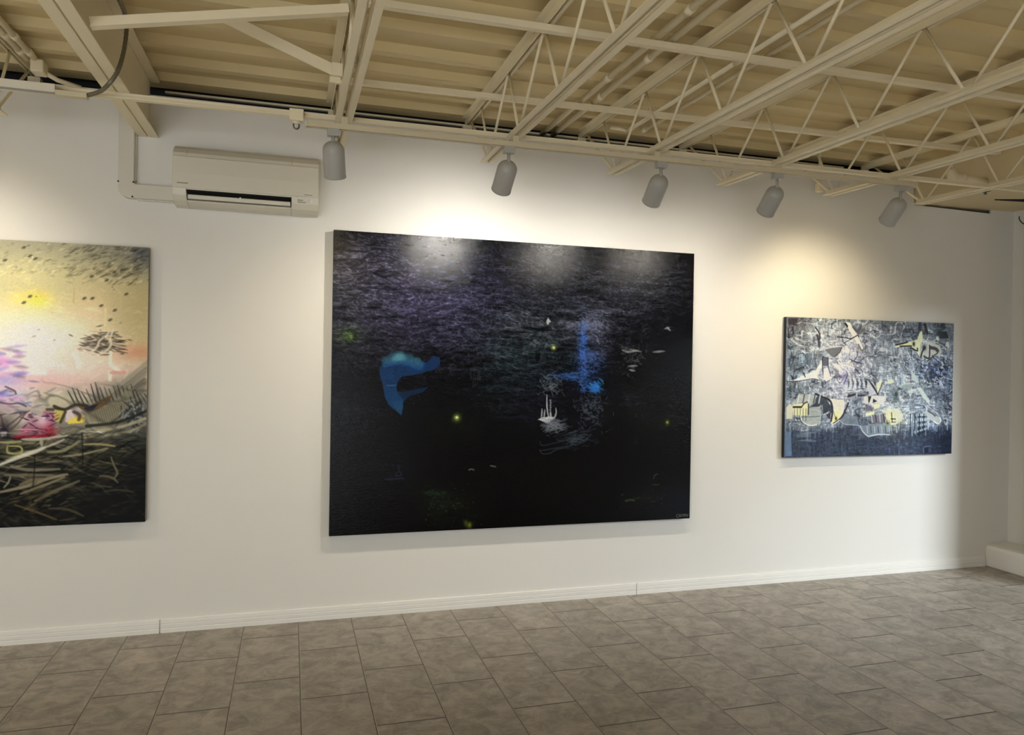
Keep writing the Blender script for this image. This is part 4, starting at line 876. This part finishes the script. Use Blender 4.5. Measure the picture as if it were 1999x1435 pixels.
# ---------------- the blue grey painting on the right
cv = Canvas(470, 312, 21); cv.wf = 0.72; R = cv.rng; U = cv.U; V = cv.V
n1 = cv.noise(7, 5, 4); n2 = cv.noise(30, 24, 3)
base = 0.56 + 0.30*(n1-0.5)
cv.A[:] = np.stack([base*0.94, base, base*1.08], -1)
lowm = np.clip((V-0.74+0.10*(cv.noise(8, 3, 2)-0.5)-0.04*np.cos(U*6))/0.05, 0, 1)
cv.mix(lowm*0.92, (58, 66, 82)); cv.mix(np.clip((U-0.75)/0.2, 0, 1)*np.clip((V-0.7)/0.1, 0, 1)*0.7, (26, 34, 52))
cv.blob((0.0272,0.0314), 0.10, 0.05, (70, 68, 74), 0.7); cv.blob((0.1025,0.3113), 0.10, 0.07, (92, 106, 120), 0.8); cv.blob((0.5607,0.0527), 0.14, 0.07, (96, 104, 118), 0.8); cv.blob((0.6856,0.0470), 0.12, 0.05, (90, 96, 106), 0.7)
cv.blob((0.3083,0.3990), 0.15, 0.12, (196, 198, 224), 0.75); cv.blob((0.3649,0.1924), 0.11, 0.09, (190, 188, 208), 0.6); cv.blob((0.8666,0.3694), 0.10, 0.06, (36, 44, 68), 0.9); cv.blob((0.9023,0.0567), 0.07, 0.06, (52, 58, 62), 0.9)
cv.blob((0.7397,0.4682), 0.14, 0.07, (150, 160, 164), 0.6); cv.blob((0.6096,0.7082), 0.10, 0.07, (196, 198, 180), 0.7); cv.blob((0.9340,0.5050), 0.07, 0.05, (90, 100, 118), 0.7); cv.blob((0.0200,0.5224), 0.05, 0.03, (70, 82, 92), 0.7)
def rects(n, region, lw, lh, lo, hi, al, cool=1.0):
    for _ in range(n):
        u = R.uniform(region[0], region[1]); v = R.uniform(region[2], region[3]); w = lw*R.uniform(0.3, 1.5); h = lh*R.uniform(0.3, 1.5)
        c = cv.at(u, v)*R.uniform(lo, hi); g = R.uniform(-0.02, 0.03); c = np.clip(c+np.array((-g, 0, g))*cool, 0, 0.97)
        if R.random() < 0.5: w, h = h*cv.H/cv.W, w*cv.W/cv.H
        k = R.normal(0, 0.15)
        cv.poly([(u, v), (u+w, v+k*h), (u+w*(1+k), v+h), (u+k*w, v+h*(1-k))], c, al*R.uniform(0.5, 1.1))
up = np.clip((0.80-cv.V)/0.05, 0, 1)
rects(500, (0, 1, 0, 0.76), 0.050, 0.034, 0.62, 1.42, 0.55); rects(1200, (0, 1, 0, 0.78), 0.030, 0.014, 0.55, 1.55, 0.6); rects(1500, (0, 1, 0, 0.80), 0.018, 0.007, 0.45, 1.75, 0.6)
rects(900, (0, 1, 0.72, 1.0), 0.008, 0.06, 0.62, 1.45, 0.5); rects(300, (0, 1, 0.74, 1.0), 0.025, 0.012, 0.6, 1.5, 0.5)
k1 = cv.ridge(13, 13, 0.06, 6, 0.12); k2 = cv.ridge(24, 20, 0.05, 8, 0.14); k3 = cv.ridge(40, 34, 0.03, 12, 0.2)
cv.mix(k1*up*0.75*(cv.noise(7, 6, 2) > 0.46), (40, 44, 56)); cv.mix(k2*up*0.7*(cv.noise(9, 8, 2) > 0.48), (38, 42, 54))
cv.mix(cv.ridge(20, 18, 0.06, 7, 0.16)*up*0.8*(cv.noise(8, 7, 2) > 0.47), (214, 218, 226)); cv.mix(k3*up*0.5*cv.noise(10, 9, 2), (204, 210, 218))
cv.dabs(160, (0, 1, 0, 0.76), 0.03, 0.005, 0.0, 0.2, 0.4, 0, 0.5); cv.dabs(160, (0, 1, 0, 0.76), 0.022, 0.004, 1.57, 0.2, 0.4, 0, 0.5); cv.dabs(180, (0, 1, 0, 0.76), 0.03, 0.005, 1.57, 0.25, 1.5, 0.1, 0.5)
cv.dabs(160, (0.08, 0.5, 0.1, 0.6), 0.03, 0.006, 0.8, 0.5, 1.4, 0.16, 0.5, tint=(0, 0, 0.06))
cv.A = cv.A*(0.86+0.28*cv.noise(160, 110, 1))[..., None]
WH = (228, 230, 228); CR_ = (226, 226, 188); DK = (32, 36, 48); BK = (20, 20, 24)
# pale diagonal post
cv.poly([(0.3288,0.0217), (0.3602,0.0241), (0.4056,0.1161), (0.4451,0.2169), (0.4326,0.2291), (0.3968,0.1596), (0.3644,0.0982)], WH, 0.92); cv.stroke([(0.3337,0.0331), (0.3449,0.0521)], 0.014, BK, 0.9); cv.stroke([(0.4129,0.1825), (0.4326,0.2251), (0.4451,0.2129)], 0.010, (90, 84, 80), 0.8); cv.stroke([(0.3795,0.0545), (0.3955,0.0773), (0.4148,0.1000)], 0.02, (84, 84, 92), 0.7)
cv.stroke([(0.2900,0.1324), (0.3305,0.1347), (0.3682,0.1411), (0.4056,0.1161)], 0.008, DK, 0.8); cv.stroke([(0.3249,0.1779), (0.3527,0.1573), (0.3714,0.1449)], 0.006, DK, 0.7)
# spiky pale creature, upper left
cv.poly([(0.0099,0.4516), (0.0454,0.4472), (0.1527,0.3841), (0.2010,0.3600), (0.1774,0.4145), (0.1901,0.4451), (0.1535,0.4380), (0.0604,0.4547)], (220, 224, 232), 0.9)
cv.poly([(0.2004,0.3136), (0.2101,0.3521), (0.1708,0.3760), (0.1795,0.3489)], WH, 0.92); cv.poly([(0.2061,0.2865), (0.2366,0.2779), (0.2376,0.3437), (0.2100,0.3443)], (96, 98, 112), 0.9)
cv.poly([(0.2589,0.3277), (0.2898,0.3269), (0.3216,0.3730), (0.3282,0.3963), (0.2966,0.3657)], (246, 246, 224), 0.96); cv.poly([(0.2174,0.2243), (0.3159,0.2016), (0.3042,0.2487), (0.2644,0.2810), (0.2362,0.2508)], (112, 114, 120), 0.9)
cv.stroke([(0.2144,0.2244), (0.2602,0.2074), (0.3190,0.2015), (0.3287,0.2245), (0.3167,0.2522)], 0.007, (210, 214, 224), 0.8); cv.stroke([(0.3160,0.2055), (0.3041,0.2448), (0.2736,0.2768)], 0.006, DK, 0.8)
cv.stroke([(0.1732,0.1255), (0.1829,0.1598), (0.1866,0.2060)], 0.018, (66, 66, 78), 0.85); cv.stroke([(0.1633,0.0721), (0.1852,0.1096), (0.1889,0.1519)], 0.010, DK, 0.8); cv.stroke([(0.2060,0.2826), (0.2069,0.3444), (0.2144,0.4332)], 0.007, DK, 0.8); cv.stroke([(0.2367,0.2856), (0.2408,0.3553), (0.2541,0.4170)], 0.008, (60, 60, 80), 0.8)
cv.poly([(0.2133,0.3636), (0.2378,0.3553), (0.2574,0.4325), (0.2331,0.4561), (0.2113,0.4371)], (224, 226, 240), 0.85); cv.poly([(0.2655,0.3547), (0.3030,0.3773), (0.2972,0.4085), (0.2815,0.3932)], (128, 128, 136), 0.85)
for k in range(9):
    a = (0.3537,0.4349); u = a[0]+0.013*k; cv.stroke([(u, a[1]-0.01*(k % 2)), (u+0.006, a[1]+0.03), (u+0.004, a[1]+0.07)], 0.008, (34, 46, 58) if k % 2 == 0 else (222, 228, 238), 0.85, taper=0.5)
for p in ([(0.3149,0.3419), (0.3433,0.3647), (0.3659,0.4073)], [(0.2926,0.3035), (0.3179,0.3341), (0.3555,0.3410), (0.3935,0.3598)], [(0.2981,0.2567), (0.3080,0.2953), (0.3240,0.3261)]): cv.stroke(p, 0.012, (226, 228, 240), 0.85, taper=0.5)
for p in ([(0.3500,0.3959), (0.3444,0.4351), (0.3324,0.4704)], [(0.3966,0.3597), (0.4257,0.3984)], [(0.3673,0.2938), (0.4022,0.3125), (0.4372,0.3234)]): cv.stroke(p, 0.010, (52, 52, 84), 0.8, taper=0.5)
cv.blob((0.3285,0.4197), 0.022, 0.04, (150, 146, 196), 0.5)
for p in ([(0.1286,0.3884), (0.1434,0.3728), (0.1585,0.3686)], [(0.0331,0.4169), (0.0425,0.4473)], [(0.0985,0.3928), (0.1110,0.4271)], [(0.1476,0.4496), (0.1568,0.4610), (0.1657,0.4455)]): cv.stroke(p, 0.009, (40, 46, 58), 0.85, taper=0.4)
cv.stroke([(0.0070,0.4592), (0.0814,0.4544), (0.1535,0.4380), (0.1901,0.4490)], 0.006, (70, 74, 84), 0.8)
cv.poly([(0.0066,0.0146), (0.0660,0.0077), (0.0548,0.0617), (0.0131,0.0560)], (56, 50, 58), 0.7); cv.stroke([(0.0342,0.0779), (0.0408,0.1195)], 0.016, (52, 50, 58), 0.8); cv.stroke([(0.0105,0.0828), (0.0130,0.1511)], 0.010, (46, 42, 50), 0.8)
# dark V and pale petals, centre
cv.poly([(0.4703,0.4430), (0.5047,0.4594), (0.5226,0.5057), (0.5266,0.5438), (0.4822,0.5525), (0.4676,0.4852)], (206, 208, 216), 0.8); cv.poly([(0.5220,0.4676), (0.5491,0.4419), (0.5632,0.4586), (0.5433,0.5098), (0.5317,0.5395)], (222, 224, 196), 0.9)
cv.stroke([(0.4771,0.4429), (0.4981,0.4764), (0.5158,0.5100), (0.5336,0.5522)], 0.015, (44, 42, 42), 0.92, taper=0.6); cv.stroke([(0.5597,0.4587), (0.5500,0.4970), (0.5335,0.5480)], 0.008, (60, 58, 56), 0.85)
cv.poly([(0.4483,0.5611), (0.5302,0.5564), (0.5751,0.5604), (0.5728,0.6369), (0.5311,0.6115), (0.4832,0.6157), (0.4491,0.6116)], (216, 214, 210), 0.88); cv.poly([(0.4755,0.5609), (0.4960,0.5608), (0.4831,0.6115), (0.4779,0.6073)], (38, 34, 36), 0.92); cv.poly([(0.5065,0.5777), (0.5309,0.5988), (0.5036,0.6115)], (40, 36, 40), 0.92)
cv.poly([(0.5037,0.6199), (0.5483,0.6157), (0.5453,0.6454), (0.5146,0.6580)], CR_, 0.9); cv.poly([(0.4630,0.6326), (0.4970,0.6284), (0.5045,0.6707), (0.4636,0.6705)], (110, 104, 116), 0.85); cv.poly([(0.4638,0.6831), (0.5149,0.6749), (0.5152,0.6961), (0.4641,0.7084)], CR_, 0.9)
cv.poly([(0.5870,0.4328), (0.6218,0.4323), (0.6327,0.4577), (0.5980,0.4667)], (214, 222, 196), 0.9); cv.poly([(0.5802,0.6624), (0.6567,0.6498), (0.6854,0.6885), (0.6862,0.7399), (0.6446,0.7737), (0.6027,0.7732), (0.5916,0.7306)], (210, 210, 186), 0.85); cv.blob((0.6055,0.7307), 0.03, 0.035, (232, 226, 164), 0.8)
cv.stroke([(0.6159,0.7286), (0.6439,0.7310)], 0.007, BK, 0.85); cv.stroke([(0.6198,0.7542), (0.6442,0.7524)], 0.005, DK, 0.8); cv.blob((0.5973,0.7604), 0.012, 0.014, (66, 74, 54), 0.9)
cv.poly([(0.4782,0.7380), (0.4949,0.7128), (0.5633,0.6921), (0.5879,0.7178), (0.5781,0.7517), (0.5161,0.7595)], (120, 118, 130), 0.9)
for k in range(6): a = (0.4982,0.7086); cv.stroke([(a[0]+0.024*k, a[1]-0.012*k*0.4), (a[0]+0.006+0.024*k, a[1]+0.045)], 0.008, (40, 40, 52) if k % 2 else (200, 200, 206), 0.8)
cv.poly([(0.4332,0.7796), (0.4507,0.8135), (0.4785,0.8519), (0.5059,0.8566), (0.5691,0.8451), (0.6173,0.8161), (0.6306,0.7736), (0.5679,0.7643), (0.4786,0.7633), (0.4772,0.7718)], (140, 152, 162), 0.75)
cv.stroke([(0.4332,0.7796), (0.4473,0.8177), (0.4750,0.8518), (0.4868,0.8563), (0.5346,0.8445), (0.6108,0.8458)], 0.009, (198, 206, 214), 0.85)
for k in range(9): a = (0.4724,0.8054); cv.stroke([(a[0]+0.022*k, a[1]-0.02), (a[0]+0.004+0.022*k, a[1]+0.025)], 0.007, (56, 62, 76) if k % 2 else (186, 196, 204), 0.7)
# beak, lower left-centre
cv.poly([(0.2535,0.5828), (0.3363,0.5867), (0.3401,0.6200), (0.3311,0.6867), (0.3086,0.7365), (0.2759,0.7611), (0.2593,0.7526), (0.2651,0.7029), (0.2707,0.6366)], (222, 218, 206), 0.93); cv.poly([(0.2844,0.6698), (0.3241,0.6616), (0.3053,0.7364), (0.2725,0.7569), (0.2625,0.7485)], (232, 226, 170), 0.9)
cv.stroke([(0.1713,0.5460), (0.2074,0.5664), (0.2503,0.5910), (0.2657,0.6325), (0.2682,0.6864), (0.2608,0.7443)], 0.014, (38, 42, 52), 0.9); cv.stroke([(0.3600,0.6116), (0.3409,0.6700), (0.3183,0.7199), (0.2759,0.7611)], 0.012, (52, 50, 56), 0.9); cv.stroke([(0.2609,0.7526), (0.2759,0.7652), (0.3086,0.7365)], 0.007, WH, 0.9)
cv.poly([(0.1813,0.5624), (0.2305,0.5828), (0.2608,0.6366), (0.2649,0.6863), (0.2482,0.6697), (0.2158,0.6943), (0.2114,0.6200), (0.1888,0.6365), (0.1370,0.6365)], (58, 64, 74), 0.85); cv.stroke([(0.2745,0.6698), (0.2886,0.7280)], 0.006, (120, 110, 70), 0.7); cv.blob((0.2902,0.7238), 0.006, 0.009, BK, 0.9)
cv.poly([(0.2321,0.6944), (0.2614,0.6739), (0.2556,0.7277), (0.2457,0.7235)], (64, 54, 66), 0.85); cv.poly([(0.3152,0.7365), (0.3478,0.6868), (0.4119,0.7123), (0.4229,0.7711), (0.3524,0.7703)], (128, 138, 150), 0.8); cv.stroke([(0.3153,0.7449), (0.3423,0.7660), (0.3825,0.7706), (0.4230,0.7753)], 0.006, (176, 184, 194), 0.8)
cv.stroke([(0.3363,0.5908), (0.3696,0.5782), (0.3965,0.5823)], 0.012, (150, 152, 164), 0.8); cv.stroke([(0.3593,0.5615), (0.3960,0.5488)], 0.018, (48, 44, 56), 0.85); cv.stroke([(0.4163,0.5570), (0.4535,0.5547)], 0.014, (56, 50, 66), 0.8)
# pale body, lower left
cv.poly([(0.0875,0.5466), (0.1747,0.5542), (0.1690,0.6118), (0.1307,0.6447), (0.1986,0.6365), (0.2061,0.7025), (0.1973,0.7684), (0.1454,0.7719), (0.1032,0.7428), (0.0898,0.7018), (0.0419,0.7015), (0.0391,0.6119)], (176, 184, 180), 0.78)
cv.poly([(0.0063,0.6444), (0.0280,0.6160), (0.0474,0.6364), (0.0419,0.7015), (0.0422,0.7218), (0.0074,0.7256)], (206, 204, 182), 0.9); cv.poly([(0.0440,0.6242), (0.0917,0.6160), (0.1270,0.6119), (0.1251,0.7020), (0.0482,0.6974)], (220, 220, 178), 0.85)
cv.stroke([(0.0474,0.6404), (0.0921,0.6405)], 0.012, BK, 0.9); cv.stroke([(0.0921,0.6405), (0.1109,0.6119), (0.1302,0.6119), (0.1314,0.6939)], 0.009, (66, 50, 56), 0.85)
for k in range(5): a = (0.0539,0.6527); cv.stroke([(a[0]+0.016*k, a[1]), (a[0]+0.016*k, a[1]+0.085)], 0.005, (70, 74, 66), 0.75)
cv.stroke([(0.0882,0.7018), (0.1000,0.7427), (0.1390,0.7719), (0.1778,0.7682)], 0.007, WH, 0.85); cv.stroke([(0.0931,0.7100), (0.1575,0.7104), (0.1964,0.7066)], 0.006, (86, 96, 96), 0.7)
for k in range(5): a = (0.0780,0.5507); cv.stroke([(a[0]+0.03*k, a[1]), (a[0]-0.008+0.03*k, a[1]+0.06)], 0.010, (70, 72, 76) if k % 2 else (210, 214, 214), 0.8)
# beaked pale figure, upper right
cv.poly([(0.6371,0.1826), (0.7092,0.1560), (0.7688,0.1336), (0.7847,0.0763), (0.7980,0.0677), (0.8040,0.1322), (0.7864,0.1855), (0.7842,0.2625), (0.7704,0.2345), (0.7330,0.1914), (0.6373,0.1946)], (214, 218, 180), 0.93)
cv.stroke([(0.6370,0.1786), (0.6829,0.1650), (0.7092,0.1540)], 0.010, BK, 0.9); cv.stroke([(0.6635,0.1877), (0.7329,0.1833)], 0.010, BK, 0.9); cv.stroke([(0.7298,0.1955), (0.7701,0.2184), (0.7698,0.1982)], 0.010, BK, 0.9); cv.blob((0.7476,0.1675), 0.0075, 0.011, BK, 1)
cv.poly([(0.7861,0.1693), (0.8430,0.1429), (0.9115,0.1731), (0.9261,0.2298), (0.8518,0.2727), (0.8183,0.2899), (0.7910,0.2623)], (184, 186, 176), 0.85); cv.stroke([(0.8135,0.1967), (0.8005,0.2255), (0.7943,0.2622)], 0.012, BK, 0.9); cv.blob((0.8134,0.1927), 0.012, 0.014, BK, 0.95); cv.stroke([(0.8127,0.2576), (0.8450,0.2689), (0.8469,0.1753)], 0.011, BK, 0.9)
cv.stroke([(0.8539,0.1913), (0.8846,0.1985), (0.8985,0.2143)], 0.024, (56, 52, 52), 0.9); cv.stroke([(0.8352,0.2935), (0.8652,0.2602), (0.8988,0.2307)], 0.010, (60, 56, 58), 0.85); cv.stroke([(0.8091,0.1361), (0.8667,0.1420), (0.9252,0.1726), (0.9740,0.2119)], 0.008, (160, 162, 158), 0.8)
cv.poly([(0.8926,0.0595), (0.9510,0.0651), (0.9690,0.1136), (0.9107,0.1200)], (44, 50, 50), 0.9); cv.stroke([(0.7836,0.0117), (0.7809,0.0522)], 0.03, (48, 54, 66), 0.85); cv.stroke([(0.8140,0.0183), (0.8302,0.0825)], 0.022, (26, 30, 32), 0.9); cv.stroke([(0.8151,0.0872), (0.8624,0.0852)], 0.008, (60, 62, 62), 0.8)
cv.poly([(0.8865,0.1046), (0.9002,0.1081), (0.9075,0.1364), (0.8904,0.1330)], (200, 202, 196), 0.9); cv.poly([(0.9489,0.1472), (0.9659,0.1383), (0.9735,0.1791), (0.9460,0.1801)], (196, 198, 194), 0.85)
cv.poly([(0.7323,0.3566), (0.7802,0.4325), (0.7841,0.4648), (0.7402,0.4371)], (190, 200, 198), 0.85); cv.poly([(0.6680,0.4787), (0.7030,0.4611), (0.7563,0.4690), (0.7320,0.5037), (0.6684,0.5001)], (150, 164, 164), 0.85); cv.stroke([(0.6647,0.4873), (0.7031,0.4654), (0.7563,0.4647)], 0.006, (206, 212, 208), 0.8)
cv.poly([(0.6267,0.5261), (0.6616,0.5172), (0.6657,0.5557), (0.6345,0.5730)], (200, 206, 202), 0.8); cv.blob((0.6446,0.5473), 0.016, 0.022, (40, 50, 54), 0.9); cv.poly([(0.7710,0.4948), (0.7960,0.4902), (0.8552,0.5938), (0.8521,0.6242), (0.8116,0.5722)], (196, 204, 196), 0.85); cv.poly([(0.7145,0.5168), (0.7499,0.5122), (0.7331,0.5726)], (200, 206, 200), 0.8)
for k in range(70):
    u0, v0 = (0.8808,0.3820); u = u0+R.normal(0, 0.05); v = v0+R.normal(0, 0.05); L = R.uniform(0.01, 0.035); a = R.normal(0.6, 0.5); g = R.choice([26, 34, 44, 190])
    cv.stroke([(u, v), (u+L*math.cos(a), v+L*math.sin(a)*1.5)], 0.010, (g*0.85, g*0.95, g*1.15), 0.75, taper=0.6)
# rolled tube, lower right
cv.poly([(0.8133,0.6761), (0.8348,0.6719), (0.9228,0.7246), (0.9267,0.7421), (0.9052,0.7681), (0.8868,0.7548), (0.8138,0.7065)], (176, 182, 180), 0.9); cv.stroke([(0.8456,0.6719), (0.8749,0.6938), (0.8898,0.7113)], 0.008, (70, 62, 60), 0.85)
cv.stroke([(0.8831,0.7504), (0.9089,0.7681), (0.9268,0.7465), (0.9191,0.7202)], 0.008, WH, 0.9); cv.stroke([(0.9412,0.7291), (0.9669,0.7337), (0.9710,0.7557), (0.9603,0.7775), (0.9488,0.7511)], 0.007, (190, 196, 200), 0.85)
for k in range(7): a = (0.7816,0.7149); cv.stroke([(a[0], a[1]+0.022*k), (a[0]+0.055, a[1]+0.018*k)], 0.009, (190, 202, 206) if k % 2 else (24, 34, 50), 0.8)
for k in range(9): a = (0.7211,0.7145); cv.stroke([(a[0]+0.014*k, a[1]-0.02), (a[0]+0.014*k, a[1]+0.10+0.02*(k % 3))], 0.008, (22, 32, 48) if k % 2 else (130, 146, 156), 0.8)
for q in ((0.0598,0.8402), (0.0632,0.8525), (0.0884,0.8284), (0.0731,0.8812)): cv.stroke([q, (q[0]+0.09, q[1]-0.006)], 0.010, (130, 144, 160), 0.6, taper=0.7)
cv.poly([(0.0071,0.8149), (0.0373,0.8194), (0.0428,0.9865), (0.0096,0.9895)], (116, 138, 166), 0.7)
cv.stroke([(0.8218,0.9882), (0.8247,0.9449), (0.8643,0.9372)], 0.007, (110, 128, 156), 0.6); cv.poly([(0.8248,0.9493), (0.8536,0.9456), (0.8507,0.9890), (0.8290,0.9884)], (20, 30, 50), 0.7)
cv.mix(np.clip((0.012-U)/0.004, 0, 1)*0.5, (120, 140, 168))
cv.A = np.clip(0.52+(cv.A-0.50)*1.22, 0.02, 0.95)
MP3 = paint_material('blue_grey_oil_paint', 0.42, 0.3, 110, 130, 0.2, 0.6)
r_ = (3.4066,4.9382,0.9112,1.9255)
make_painting(r_, 0.042, 'blue grey abstract painting of pale fragments, smallest one near the right corner', cv, M['canvas_dark'], MP3,
              ('CAMIN', r_[1]-r_[0]-0.20, r_[3]-r_[2]-0.036, 0.034, M['black']))
